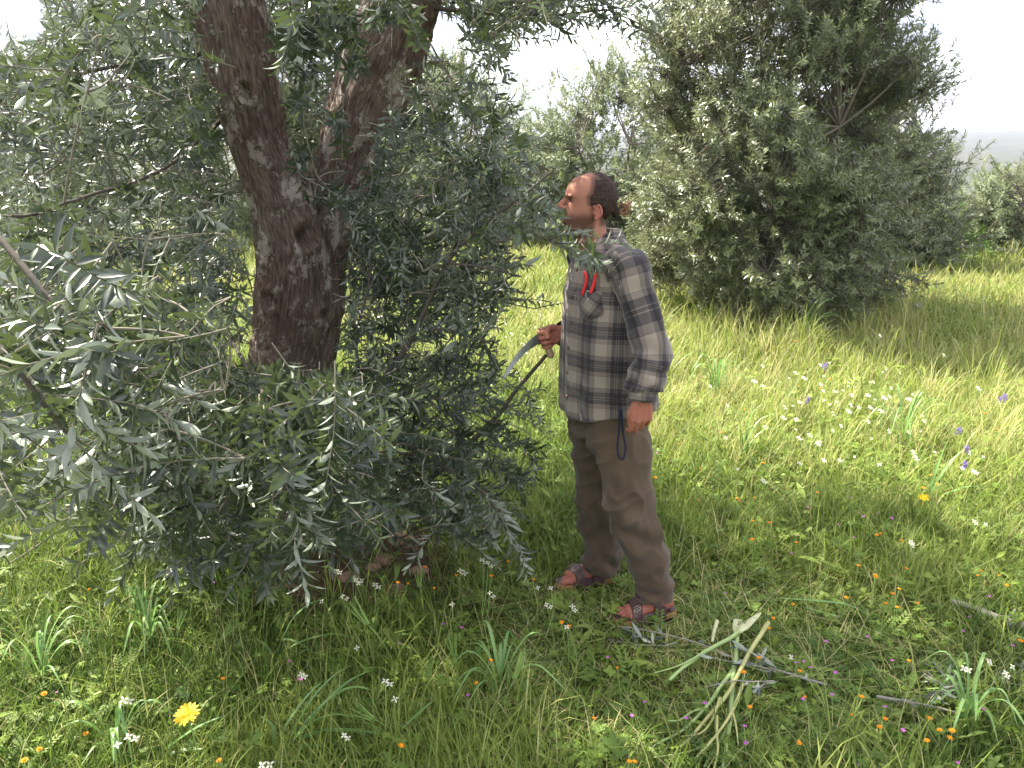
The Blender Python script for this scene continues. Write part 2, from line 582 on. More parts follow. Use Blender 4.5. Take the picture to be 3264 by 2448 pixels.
def grow(P0, D, L, droop, K=7, wander=0.22, seed=None):
    """twig polylines: N starts, directions, lengths; droop < 0 bends down, > 0 up"""
    N = len(P0)
    pts = np.empty((N, K, 3))
    pts[:, 0] = P0
    d = nrm(D)
    w = rng.normal(size=(N, 3)) * wander
    for k in range(1, K):
        d = nrm(d + w / K + np.stack([0 * droop, 0 * droop, droop / K], -1) + rng.normal(size=(N, 3)) * wander * 0.25)
        pts[:, k] = pts[:, k - 1] + d * (L / (K - 1))[:, None]
    return pts

def along(pts, t):
    """points and tangents at fractions t (N,M) of polylines pts (N,K,3)"""
    K = pts.shape[1]
    s = np.clip(t, 0, 0.9999) * (K - 1)
    i = s.astype(int)
    f = (s - i)[..., None]
    r = np.arange(len(pts))[:, None]
    a, b = pts[r, i], pts[r, i + 1]
    return a * (1 - f) + b * f, nrm(b - a)

def dress(pts, L, spacing, leaf_len, ratio, young=0.0, start=0.1, bare=0.06):
    """opposite pairs of leaves on every twig -> P, D, N, Len, W, tint"""
    N = len(pts)
    M_ = int(np.ceil(L.max() * (1 - start) / spacing))
    k = np.arange(M_)[None] * spacing / L[:, None] + start + rng.uniform(-0.2, 0.2, (N, M_)) * spacing / L[:, None]
    ok = k < 1.0
    p, tg = along(pts, np.minimum(k, 1))
    ref = nrm(rng.normal(size=(N, 1, 3)) + np.array([0, 0, 0.6]))
    a = nrm(np.cross(tg, np.broadcast_to(ref, tg.shape)))
    b = np.cross(tg, a)
    out = []
    ph = (np.arange(M_) % 2) * (math.pi / 2)
    for sgn in (0, math.pi):
        an = ph[None] + sgn + rng.normal(0, 0.35, (N, M_))
        side = a * np.cos(an)[..., None] + b * np.sin(an)[..., None]
        th = np.radians(rng.normal(52, 13, (N, M_)))[..., None]
        D = tg * np.cos(th) + side * np.sin(th) + np.array([0, 0, -0.12]) * rng.uniform(0, 1, (N, M_, 1))
        Nn = tg * np.sin(th) - side * np.cos(th) + rng.normal(0, 0.28, (N, M_, 3)) + np.array([0, 0, 0.25])
        tip = sstep(0.82, 1.0, k)
        ln = leaf_len * rng.normal(1.0, 0.17, (N, M_)).clip(0.55, 1.5) * (1 - 0.55 * tip) * (0.75 + 0.25 * sstep(start, start + 0.2, k))
        wd = ln * ratio * rng.normal(1, 0.14, (N, M_)).clip(0.6, 1.5)
        yo = (tip ** 2 * rng.uniform(0.2, 1.0, (N, 1)) * 0.8 + young * rng.uniform(0, 1, (N, 1))).clip(0, 1)
        tint = np.stack([rng.uniform(0, 1, (N, M_)) * 0.6 + rng.uniform(0, 0.4, (N, 1)), yo, 0 * yo], -1)
        m = ok & (rng.uniform(0, 1, (N, M_)) > bare)
        out.append((p[m], D[m], Nn[m], ln[m], wd[m], tint[m]))
    return [np.concatenate([o[i] for o in out]) for i in range(6)]

def cat(lists):
    return [np.concatenate([l[i] for l in lists]) for i in range(6)]

def subset(L_, m):
    return [a[m] for a in L_]

# ------------------------------------------------------------------ the big olive tree
def bez(p0, p1, p2, K):
    t = np.linspace(0, 1, K)[:, None]
    return (1 - t) ** 2 * p0 + 2 * t * (1 - t) * p1 + t * t * p2

def pxpath(rows):                           # rows of (px, py, depth) -> 3D
    r = np.array(rows, float)
    return at(r[:, 0], r[:, 1], r[:, 2])

tree_base = np.array([TREE[0], TREE[1], 0.0])
olive = thing('olive_tree', 'large old olive tree with a thick forked trunk and low sweeping branches', 'tree', tree_base)

# trunk with two limbs, one welded surface
left_rows = [(300, 575, 4.0, .30), (299, 548, 4.0, .255), (296, 480, 4.0, .205), (292, 400, 4.0, .195), (292, 361, 4.0, .197), (297, 323, 4.0, .202), (299, 268, 4.0, .20),
             (286, 210, 4.0, .165), (266, 160, 4.0, .138), (250, 105, 3.98, .142), (238, 51, 3.96, .150), (226, 0, 3.94, .155), (207, -70, 3.9, .14), (165, -170, 3.8, .11), (100, -280, 3.6, .07)]
right_rows = [(300, 320, 4.02, .15), (312, 268, 4.04, .15), (331, 208, 4.07, .148), (350, 153, 4.1, .15), (365, 102, 4.13, .166), (386, 55, 4.16, .18), (402, 10, 4.2, .165), (430, -60, 4.25, .13), (480, -150, 4.3, .10), (560, -260, 4.2, .06)]
L3 = pxpath([r[:3] for r in left_rows]); R3 = pxpath([r[:3] for r in right_rows])
Lr = np.array([r[3] for r in left_rows]); Rr = np.array([r[3] for r in right_rows])
def finepath(P, R, n):
    Q = spline(np.concatenate([P, R[:, None]], 1), n)
    return Q[:, :3], Q[:, 3]
LP, LR = finepath(L3, Lr, 80)
RP, RR = finepath(R3, Rr, 60)

def trunk_mesh():
    V, F = join([sweep(LP, LR, 40), sweep(RP, RR, 36),
                 sweep(spline([tree_base + (0.02, 0, .25), tree_base + (.24, -.12, .06), tree_base + (.42, -.28, -.06)], 10), np.linspace(.14, .05, 10), 16),
                 sweep(spline([tree_base + (0.0, 0, .25), tree_base + (-.24, -.10, .05), tree_base + (-.42, -.2, -.06)], 10), np.linspace(.14, .05, 10), 16)])
    V, F = remesh(V, F, 0.0078, 20, 0.6)
    # grain coordinates: place across and along the nearest limb
    AX = np.concatenate([LP, RP]); S = np.concatenate([np.concatenate([[0], np.cumsum(np.linalg.norm(np.diff(LP, axis=0), axis=1))]), 0.75 + np.concatenate([[0], np.cumsum(np.linalg.norm(np.diff(RP, axis=0), axis=1))])])
    RRR = np.concatenate([LR, RR])
    best = np.full(len(V), 1e9); gi = np.zeros(len(V), int)
    for j in range(len(AX)):
        d = np.linalg.norm(V - AX[j], axis=1) / RRR[j]
        m = d < best
        best[m] = d[m]; gi[m] = j
    T = nrm(np.concatenate([np.gradient(LP, axis=0), np.gradient(RP, axis=0)]))
    rel = V - AX[gi]
    s = (rel * T[gi]).sum(1)
    g = rel - T[gi] * s[:, None]
    g = np.stack([g[:, 0], g[:, 1], S[gi] + s], 1)
    N = vnormals(V, F)
    q = np.stack([g[:, 0], g[:, 1], g[:, 2] * 0.22 + 0.06 * noise(g * 6, 4)], 1)
    ridge = np.abs(fbm(q * 42, 2, 6) - 0.5) * 2
    plates = fbm(np.stack([g[:, 0], g[:, 1], g[:, 2] * 0.35], 1) * 8, 3, 9) - 0.5
    knots = np.exp(-((V - (L3[7] + (0.10, -0.17, -.1))) ** 2).sum(1) / 0.05 ** 2) * 0.03
    scars = 0
    for (sx_, sy_, rr_) in ((306, 236, .055), (272, 300, .045), (325, 318, .04), (246, 92, .04), (372, 96, .045)):
        c_ = at(sx_, sy_, 3.84)
        dd_ = np.linalg.norm((V - c_) * np.array([1, .6, .8]), axis=1) / rr_
        scars = scars + .020 * np.exp(-((dd_ - 1.0) / .35) ** 2) - .030 * np.exp(-(dd_ / .62) ** 2)
    V = V + N * ((ridge - 0.35) * 0.020 + plates * 0.062 - knots + scars)[:, None]
    return V, F, g
tv, tf, tg_ = trunk_mesh()
tag(part('trunk', olive, tv, tf, M['bark'], attrs={'grain': tg_}), 'reddish grey furrowed trunk forking into two limbs with pale lichen patches')

# hand-laid branches: (px, py, depth) from the tree outwards, start radius, end radius
hand = [
    ([(331, 470, 3.62), (341, 440, 3.45), (365, 405, 3.36), (400, 357, 3.32), (415, 331, 3.3), (447, 263, 3.25), (480, 228, 3.22), (519, 195, 3.2), (560, 166, 3.2)], .016, .003),
    ([(365, 405, 3.36), (358, 374, 3.36), (356, 337, 3.38), (365, 293, 3.36), (371, 232, 3.3)], .009, .003),
    ([(372, 505, 3.6), (430, 478, 3.5), (488, 425, 3.42), (516, 390, 3.38), (543, 356, 3.34)], .012, .007),
    ([(-60, 170, 2.3), (10, 251, 2.1), (56, 304, 2.0), (102, 353, 1.95), (145, 392, 1.95), (170, 426, 2.0), (196, 450, 2.05)], .009, .004),
    ([(228, 335, 3.7), (244, 362, 2.9), (268, 402, 2.2), (279, 450, 1.98), (284, 485, 1.93), (286, 505, 1.92)], .008, .003),
    ([(225, 480, 3.7), (212, 420, 3.0), (190, 405, 2.6), (170, 470, 2.4), (150, 520, 2.3)], .012, .004),
    ([(330, 455, 3.5), (400, 452, 3.2), (450, 470, 3.05), (490, 500, 3.0), (508, 531, 3.0)], .007, .003),
    ([(325, 440, 3.6), (370, 470, 3.2), (400, 505, 3.05), (455, 530, 3.0)], .007, .003),
    ([(392, 0, 3.9), (392, 60, 3.7), (392, 140, 3.6), (391, 200, 3.55), (400, 215, 3.5)], .003, .0018),
    ([(405, 0, 4.15), (440, 60, 3.7), (470, 120, 3.5), (500, 170, 3.3)], .005, .002),
    ([(410, 40, 4.2), (440, 130, 3.6), (480, 200, 3.25), (520, 228, 3.0), (550, 241, 2.93), (590, 243, 2.88)], .005, .0018),
    ([(447, 263, 3.25), (480, 268, 3.18), (520, 280, 3.1)], .005, .003),
    ([(415, 331, 3.3), (450, 330, 3.22), (490, 345, 3.15)], .005, .003),
    ([(232, 110, 4.1), (200, 140, 3.8), (150, 175, 3.3), (80, 200, 2.8), (10, 220, 2.4)], .009, .004),
    ([(228, 40, 4.05), (180, 60, 3.8), (100, 70, 3.5), (20, 90, 3.3)], .012, .005),
    ([(412, 5, 4.25), (470, 12, 4.0), (540, 14, 3.8), (610, 8, 3.7)], .012, .004),
    ([(258, 470, 3.7), (238, 440, 3.1), (200, 450, 2.5), (120, 500, 2.0)], .010, .004),
    ([(-40, 300, 1.7), (0, 350, 1.55), (40, 400, 1.5), (75, 440, 1.52)], .007, .003),
    ([(330, 455, 3.6), (338, 410, 3.0), (328, 395, 2.6), (312, 400, 2.4)], .007, .003),
    ([(505, 196, 3.2), (522, 205, 3.05), (537, 210, 2.98), (547, 213, 2.94)], .003, .0015),
]
hand_P = []
for rows, r0, r1 in hand:
    p = spline(pxpath(rows), 22)
    p += (np.stack([fbm(p * 5 + 3.3 * j, 2, j) for j in range(3)], 1) - 0.5) * 0.05 * np.linspace(0, 1, 22)[:, None]
    hand_P.append((p, np.linspace(r0, r1, 22)))
for p, r in hand_P:
    sv, sf = sweep(p, r, 8)
    part('branch', olive, sv, sf, M['branch'])

# spray clouds in space: (px0, px1, py0, py1, depth0, depth1, count, length, leaf, bias)
boxes = [
    (-30, 260, -40, 140, 4.0, 6.0, 170, .36, .062, (0, 0, 0)),
    (-30, 250, 130, 340, 4.2, 6.0, 130, .36, .062, (0, 0, -.1)),
    (250, 425, -50, 150, 4.4, 6.0, 140, .36, .062, (0, 0, -.1)),
    (400, 560, -60, 40, 4.0, 6.0, 90, .36, .062, (.2, 0, -.1)),
    (-30, 200, -50, 110, 2.5, 3.4, 46, .32, .060, (-.2, 0, -.2)),
    (270, 420, -60, 40, 3.0, 3.85, 40, .30, .060, (.1, -.1, -.4)),
    (430, 640, -60, 22, 3.2, 5.0, 60, .32, .060, (.3, 0, -.1)),
    (330, 470, 20, 140, 4.4, 5.6, 60, .32, .060, (.2, 0, -.1)),
    (340, 470, 250, 520, 4.2, 5.4, 70, .32, .058, (.2, 0, -.1)),
    (-30, 230, -30, 120, 3.1, 5.4, 170, .34, .060, (0, 0, .1)),
    (-30, 245, 100, 250, 2.9, 5.4, 190, .34, .060, (0, 0, .0)),
    (-30, 250, 235, 390, 2.6, 5.2, 170, .33, .060, (0, 0, -.1)),
    (130, 255, 330, 450, 2.7, 4.2, 70, .30, .058, (0, 0, -.1)),
    (140, 370, 395, 555, 1.95, 3.0, 125, .30, .058, (.1, -.5, -.35)),
    (225, 345, 370, 470, 2.2, 3.0, 48, .28, .057, (.2, -.5, -.1)),
    (170, 330, 450, 560, 3.0, 3.9, 70, .30, .058, (0, -.2, -.3)),
    (-20, 190, 300, 480, 1.5, 2.5, 42, .36, .062, (-.6, -.3, -.35)),
    (-20, 170, 430, 545, 2.0, 3.2, 24, .32, .058, (-.3, -.3, -.4)),
    (0, 120, 280, 400, 1.45, 2.0, 14, .30, .062, (-.5, 0, .1)),
    (262, 385, -30, 170, 4.3, 5.6, 120, .33, .060, (0, 0, 0)),
    (270, 400, -20, 230, 3.45, 3.85, 34, .28, .060, (.1, -.1, -.4)),
    (330, 440, 110, 300, 3.2, 4.9, 150, .32, .058, (.3, -.1, 0)),
    (345, 500, 230, 400, 3.1, 4.6, 150, .32, .056, (.3, -.1, .1)),
    (340, 480, 370, 530, 3.0, 4.4, 118, .32, .056, (.4, -.2, -.2)),
    (430, 525, 130, 260, 3.2, 4.4, 56, .28, .055, (.4, -.1, .1)),
    (500, 560, 165, 300, 3.3, 3.9, 16, .22, .050, (.5, .1, .0)),
    (470, 535, 385, 470, 3.2, 3.9, 18, .24, .050, (.5, -.1, -.2)),
    (390, 520, 440, 535, 2.95, 3.7, 46, .28, .052, (.6, -.2, -.4)),
    (380, 540, -40, 65, 3.3, 5.0, 84, .32, .060, (.3, 0, .0)),
    (520, 640, -40, 30, 3.2, 4.4, 30, .30, .058, (.6, 0, -.2)),
    (460, 530, 60, 120, 3.3, 4.4, 12, .28, .058, (.5, 0, -.3)),
]
sp_P, sp_D, sp_L, sp_leaf, sp_g = [], [], [], [], []
for (a, b, c, d, e, f, n, ln, lf, bias) in boxes:
    px, py = rng.uniform(a, b, n), rng.uniform(c, d, n)
    yy = rng.uniform(e, f, n)
    P = at(px, py, yy)
    outw = P - np.array([TREE[0], TREE[1], 0]) ; outw[:, 2] = 0
    D = nrm(outw) * 0.75 + rng.normal(size=(n, 3)) * np.array([.6, .6, .5]) + np.array(bias) + np.array([0, 0, .12])
    L_ = ln * rng.uniform(.7, 1.3, n)
    D = nrm(D)
    sp_P.append(P - D * L_[:, None] * 0.5); sp_D.append(D); sp_L.append(L_); sp_leaf.append(np.full(n, lf))
    sp_g.append(rng.uniform(-.5, .25, n))
# crown above the picture: shades the ground and the man
n = 600
u = nrm(rng.normal(size=(n, 3))) * (rng.uniform(0.25, 1, (n, 1)) ** 0.5)
P = np.array([-0.75, 4.25, 3.5]) + u * np.array([1.95, 2.1, 1.25])
P = P[P[:, 2] > 2.42 + 0.16 * (P[:, 1] - 4)]
n = len(P)
D = nrm(nrm(P - np.array([-1, 4.1, 2.6])) + rng.normal(size=(n, 3)) * .5)
L_ = rng.uniform(.3, .5, n)
sp_P.append(P - D * L_[:, None] * .5); sp_D.append(D); sp_L.append(L_); sp_leaf.append(np.full(n, .066)); sp_g.append(rng.uniform(-.5, .1, n))
sp_P, sp_D, sp_L, sp_leaf, sp_g = map(np.concatenate, (sp_P, sp_D, sp_L, sp_leaf, sp_g))
# twigs on the hand-laid branches, following them
hp, hd, hl, hx = [], [], [], []
for hi, (p, r) in enumerate(hand_P):
    T = nrm(np.gradient(p, axis=0))
    k = rng.uniform(0.25, 1.0, max(5, int(np.linalg.norm(np.diff(p, axis=0), axis=1).sum() * (9 if hi != 10 else 13))))
    i = (k * 21).astype(int)
    hp.append(p[i]); hd.append(nrm(T[i] * 0.9 + rng.normal(size=(len(i), 3)) * .55)); hl.append(rng.uniform(.16, .32, len(i)) if hi != len(hand_P) - 1 else rng.uniform(.05, .08, len(i)))
    hp.append(p[-1:]); hd.append(T[-1:]); hl.append(np.array([.25 if hi < 10 or hi < len(hand_P) - 1 and hi > 10 else .07 if hi > 10 else .13]))
    hx.append(np.full(len(i) + 1, 1 if hi == 10 else 2 if hi == len(hand_P) - 1 else 0))
hp, hd, hl, hx = map(np.concatenate, (hp, hd, hl, hx))
# nothing inside the space the man takes up, nothing closer than arm's length to the lens, clear view of the trunk
def clear(P):
    px, py, zc = project(P)
    man = (np.hypot(P[:, 0] - 0.42, P[:, 1] - 3.25) < 0.30)
    face = (px > 540) & (P[:, 1] < 3.25) & (py > 90)
    saw_win = (px > 497) & (px < 575) & (py > 318) & (py < 385) & (P[:, 1] < 3.5)
    trunk_win = (px > 240) & (px < 345) & (py > 215) & (py < 368) & (P[:, 1] < 3.95)
    limb_win = (px > 205 + py * 0.22) & (px < 262 + py * 0.12) & (py > -5) & (py < 220) & (P[:, 1] < 3.95)
    limb2 = (px > 395 - py * 0.33) & (px < 425 - py * 0.33) & (py > 30) & (py < 190) & (P[:, 1] < 4.05)
    sky_win = ((px < 42) & (py < 42)) | ((px > 424) & (px < 468) & (py > 14) & (py < 60)) | ((px > 520) & (px < 650) & (py > 42) & (py < 105))
    return ~(man | face | saw_win | sky_win | trunk_win | limb_win | limb2 | (P[:, 1] < 1.3) | (P[:, 2] < 0.12))

# join every spray to the tree by a thin limb from the nearest woody point
nodes = np.concatenate([LP[30:], RP[20:]] + [p[2:] for p, r in hand_P])
order = np.argsort(((sp_P[:, None, ::1] - nodes[None, ::6]) ** 2).sum(-1).min(1))
con_P, con_R = [], []
NN = list(nodes)
buf = np.empty((len(nodes) + len(sp_P) * 2, 3)); buf[:len(nodes)] = nodes; cnt = len(nodes)
for i in order:
    d2 = ((buf[:cnt] - sp_P[i]) ** 2).sum(1) + 0.25 * np.maximum(0, buf[:cnt, 2] - sp_P[i, 2]) ** 2
    j = int(d2.argmin())
    a, b = buf[j].copy(), sp_P[i]
    dist = math.sqrt(((a - b) ** 2).sum())
    con_P.append(bez(a, (a + b) / 2 - sp_D[i] * dist * 0.14 + np.array([0, 0, .05 * dist]), b, 7))
    r = 0.0028 + 0.0035 * min(dist, 1.0)
    con_R.append(np.linspace(r, 0.0022, 7))
    buf[cnt] = b; buf[cnt + 1] = con_P[-1][4]; cnt += 2
con_P, con_R = np.array(con_P), np.array(con_R)
pts = grow(sp_P, sp_D, sp_L, sp_g)
hpts = grow(hp, hd, hl, rng.uniform(-.4, .3, len(hp)))
# a connecting limb that would cross the man or sit against the lens is dropped together with its spray
def okline(Q):
    N, K = Q.shape[:2]
    return clear(Q.reshape(-1, 3)).reshape(N, K)
ok_s = okline(pts)[:, [2, 4, 6]].all(1)
okc = okline(con_P)[:, 1:].all(1)
spray_ok = ok_s
hk = okline(hpts)[:, [2, 4, 6]].all(1) | ((hx == 1) & (project(hpts[:, 1:])[1] > 224).all(1) & (project(hpts[:, 1:])[1] < 272).all(1) & (project(hpts[:, 1:])[0] < 634).all(1))
hk |= (hx == 2)
hpts, hl = hpts[hk], hl[hk]
tw_V, tw_F = tubes(np.concatenate([pts[spray_ok], hpts, con_P[spray_ok & okc]]),
                   np.concatenate([np.tile(np.linspace(.0024, .0011, 7), (int(spray_ok.sum()) + len(hpts), 1)), con_R[spray_ok & okc]]), 5)
part('twigs', olive, tw_V, tw_F, M['twig'])['kind'] = 'stuff'

groups = []
for lf in np.unique(sp_leaf):
    m = spray_ok & (sp_leaf == lf)
    if m.any(): groups.append(dress(pts[m], sp_L[m], .0175, lf, .235))
groups.append(dress(hpts, hl, .0165, .058, .235, 0.04))
LV = cat(groups)
mid = LV[0] + nrm(LV[1]) * LV[3][:, None] * .5
lpx, lpy, lzc = project(mid)
_, _, _ = lpx, lpy, lzc
ok = (mid[:, 1] > 1.2) & (mid[:, 2] > 0.03)
tw = (lpx > 244) & (lpx < 340) & (lpy > 222) & (lpy < 362) & (mid[:, 1] < 3.8)
ok &= ~(tw & (rng.uniform(0, 1, len(ok)) < 0.85))
# the man's face, shirt and saw stay in view but for a few leaves at nose and collar
onman = (lpx > 548) & (lpx < 690) & (lpy > 160) & (lpy < 640) & (mid[:, 1] < 3.5)
collar = (lpx < 630) & (lpy > 230) & (lpy < 272)
mouth = (lpx < 567) & (lpy > 203) & (lpy < 234)
ok &= ~(onman & ~collar & ~mouth)
ok &= ~((lpx > 498) & (lpx < 570) & (lpy > 322) & (lpy < 385) & (mid[:, 1] < 3.45))
LV = subset(LV, ok); mid = mid[ok]
lpx, lpy, lzc = project(mid)
size = LV[3] / lzc * FPX
inview = (lpx > 4) & (lpx < 1020) & (lpy > 4) & (lpy < 764)
score = np.where(inview, size, -1)
near = np.argsort(-score)[:300]
isnear = np.zeros(len(score), bool); isnear[near] = True
l0 = ~isnear & (size > 13) & inview
l1 = ~isnear & ~l0 & inview
l2 = ~isnear & ~l0 & ~l1
Vs, Fs, Ts, off = [], [], [], 0
for lod, m in ((0, l0), (1, l1), (2, l2)):
    if not m.any(): continue
    v, f, t = emit(LEAF[lod], *subset(LV, m))
    Vs.append(v); Fs.append(f + off); Ts.append(t); off += len(v)
part('crown', olive, np.concatenate(Vs), np.concatenate(Fs), M['olive'], attrs={'tint': np.concatenate(Ts)}, smooth=True)['kind'] = 'stuff'
# the nearest leaves, each an object sharing one of a few meshes
leaf_me = []
for yo in (0.0, 0.0, 0.05, 0.55):
    v = LEAF[0][0].copy()
    v[:, 0] *= 0.235
    leaf_me.append(mesh_data('leaf', v, LEAF[0][1], M['olive'], {'tint': np.tile([[.2 + .2 * len(leaf_me), yo, 0]], (len(v), 1))}))
P_, D_, N_, Ln_, W_, T_ = subset(LV, isnear)
for i in range(len(P_)):
    d = nrm(D_[i]); s = nrm(np.cross(d, N_[i])); u_ = np.cross(s, d)
    wr = W_[i] / Ln_[i] / 0.235
    k = 3 if T_[i][1] > 0.3 else i % 3
    o = bpy.data.objects.new('leaf', leaf_me[k])
    COL.link(o)
    o.parent = olive
    Mx = Matrix(((s[0], d[0], u_[0], P_[i][0] - tree_base[0]), (s[1], d[1], u_[1], P_[i][1] - tree_base[1]), (s[2], d[2], u_[2], P_[i][2] - tree_base[2]), (0, 0, 0, 1)))
    o.matrix_local = Mx @ Matrix.Diagonal((Ln_[i] * wr, Ln_[i], Ln_[i], 1))

# ------------------------------------------------------------------ olives and shrubs behind
def bushy_tree(label, x, y, height, prof, nhub, per, leaf, mat, spray=.4, lod=2, trunk_r=.12, group=None, name='olive_tree', up=.45, start=.12, ratio=.24, young=.12, spacing=.019, cat_='tree', clump=.24):
    """prof: rows of (height fraction, radius) of the foliage; leafy sprays gather round hubs at the branch ends, others fill the inside"""
    z0 = float(gh(x, y))
    base = np.array([x, y, z0])
    root = thing(name, label, cat_, base, group)
    prof = np.array(prof)
    tp = spline([base + (0, 0, -.1), base + (.05, .02, height * .2), base + (-.04, .03, height * .42)], 12)
    segs = [(tp, np.linspace(trunk_r, trunk_r * .6, 12))]
    for k in range(7):
        a = k * 2.4 + rng.uniform(0, .8)
        h = rng.uniform(.08, .36) * height
        r = np.interp(h / height + .3, prof[:, 0], prof[:, 1]) * .6
        e = base + np.array([math.cos(a) * r, math.sin(a) * r, h + height * rng.uniform(.2, .5)])
        s = base + np.array([0, 0, h])
        segs.append((bez(s, (s + e) / 2 + np.array([math.cos(a), math.sin(a), -.1]) * r * .25, e, 12), np.linspace(trunk_r * .45, .012, 12)))
    v, f = tubes(np.array([s[0] for s in segs]), np.array([s[1] for s in segs]), 8)
    part('trunk', root, v, f, M['twig_far'])
    wood = np.concatenate([s[0] for s in segs])
    def place(n, f0, f1):
        hfr = rng.uniform(start, 1.0, n * 4)
        rr = np.interp(hfr, prof[:, 0], prof[:, 1])
        kp = rng.uniform(0, prof[:, 1].max(), len(hfr)) < rr
        hfr, rr = hfr[kp][:n], rr[kp][:n]
        a = rng.uniform(0, 2 * math.pi, len(hfr))
        fr = rng.uniform(f0, f1, len(hfr)) * (0.82 + 0.36 * fbm(np.stack([np.cos(a) * 1.6, np.sin(a) * 1.6, hfr * height * .9], -1) + x, 2, 13))
        return base + np.stack([np.cos(a) * rr * fr, np.sin(a) * rr * fr, hfr * height], -1)
    hubs = place(nhub, .5, .92)
    hubs[:, 2] = np.maximum(hubs[:, 2], z0 + .12)
    j_ = ((hubs[:, None] - wood[None]) ** 2).sum(-1).argmin(1)
    bp = np.stack([bez(wood[j_[i]], wood[j_[i]] * .4 + hubs[i] * .6 + np.array([0, 0, -.10 * height * .2]), hubs[i], 7) for i in range(len(hubs))])
    H_ = np.repeat(hubs, per, axis=0)
    c_ = base + np.array([0, 0, height * .40])
    out = nrm((H_ - c_) * np.array([1, 1, .8]))
    m = len(H_)
    P = H_ + rng.normal(size=(m, 3)) * clump * np.array([1, 1, .9])
    D = nrm(out * .9 + np.array([0, 0, up]) + rng.normal(size=(m, 3)) * .5)
    L_ = spray * rng.uniform(.55, 1.3, m)
    q = place(int(m * .24), .15, .62)
    P = np.concatenate([P, q]); D = np.concatenate([D, nrm(q - c_ + rng.normal(size=q.shape) * .8)]); L_ = np.concatenate([L_, spray * rng.uniform(.6, 1.1, len(q))])
    P = P - D * L_[:, None] * .35
    P[:, 2] = np.maximum(P[:, 2], z0 + .04)
    tw_ = grow(P, D, L_, rng.uniform(-.25, .35, len(P)), 5)
    con = np.stack([bez(H_[i], (H_[i] + P[i]) * .5 + np.array([0, 0, -.02]), P[i], 5) for i in range(m)])
    v1, f1 = tubes(np.concatenate([tw_, con]), np.concatenate([np.tile(np.linspace(.003, .0015, 5), (len(P), 1)), np.tile(np.linspace(.005, .003, 5), (m, 1))]), 3)
    v2, f2 = tubes(bp, np.tile(np.linspace(.016, .006, 7), (len(bp), 1)), 5)
    part('twigs', root, np.concatenate([v1, v2]), np.concatenate([f1, f2 + len(v1)]), M['twig_far'])['kind'] = 'stuff'
    LV = dress(tw_, L_, spacing, leaf, ratio, young)
    v, f, t = emit(LEAF[lod], *LV)
    part('crown', root, v, f, mat, attrs={'tint': t}, smooth=True)['kind'] = 'stuff'
    return root

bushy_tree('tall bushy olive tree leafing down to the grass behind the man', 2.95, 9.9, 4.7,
           [(0, 1.0), (.06, 1.3), (.2, 1.62), (.4, 1.70), (.6, 1.58), (.75, 1.38), (.9, 1.0), (1, .3)], 190, 34, .072, M['olive_bush'], .38, 2, .13, start=.02, clump=.16, young=.3)  # extra young tint paints highlights onto the shoots besides the young growth
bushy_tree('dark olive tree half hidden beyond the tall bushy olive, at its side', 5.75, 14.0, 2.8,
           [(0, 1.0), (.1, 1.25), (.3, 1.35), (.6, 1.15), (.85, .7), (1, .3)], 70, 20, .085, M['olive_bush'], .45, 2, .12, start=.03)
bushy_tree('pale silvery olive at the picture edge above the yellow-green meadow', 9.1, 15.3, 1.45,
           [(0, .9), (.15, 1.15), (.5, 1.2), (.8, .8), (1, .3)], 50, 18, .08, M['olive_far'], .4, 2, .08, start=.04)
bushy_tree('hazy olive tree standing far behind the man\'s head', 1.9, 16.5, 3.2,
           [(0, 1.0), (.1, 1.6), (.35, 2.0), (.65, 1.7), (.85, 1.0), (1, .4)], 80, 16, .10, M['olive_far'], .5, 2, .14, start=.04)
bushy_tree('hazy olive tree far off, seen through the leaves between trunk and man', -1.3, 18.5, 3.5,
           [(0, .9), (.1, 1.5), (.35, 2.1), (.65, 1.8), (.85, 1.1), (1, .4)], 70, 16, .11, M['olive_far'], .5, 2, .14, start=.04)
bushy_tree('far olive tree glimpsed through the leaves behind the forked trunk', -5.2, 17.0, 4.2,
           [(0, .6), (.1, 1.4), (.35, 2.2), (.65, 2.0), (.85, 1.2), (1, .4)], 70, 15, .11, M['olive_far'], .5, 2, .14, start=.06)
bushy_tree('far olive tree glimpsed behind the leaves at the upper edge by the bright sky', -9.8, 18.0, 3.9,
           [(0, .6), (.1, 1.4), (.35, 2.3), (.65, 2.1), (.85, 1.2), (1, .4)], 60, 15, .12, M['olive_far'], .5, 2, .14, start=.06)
bushy_tree('low green shrub mound at the end of the sunny meadow', 7.3, 15.0, .6,
           [(0, .8), (.4, .95), (.8, .6), (1, .2)], 16, 12, .09, M['shrub'], .28, 2, .03, name='shrub', cat_='shrub', start=.1, ratio=.3, clump=.15)
bushy_tree('rounded green shrub below the pale silvery olive', 8.1, 16.0, .7,
           [(0, .8), (.4, 1.0), (.8, .6), (1, .2)], 16, 12, .09, M['shrub'], .28, 2, .03, name='shrub', cat_='shrub', start=.1, ratio=.3, clump=.15)
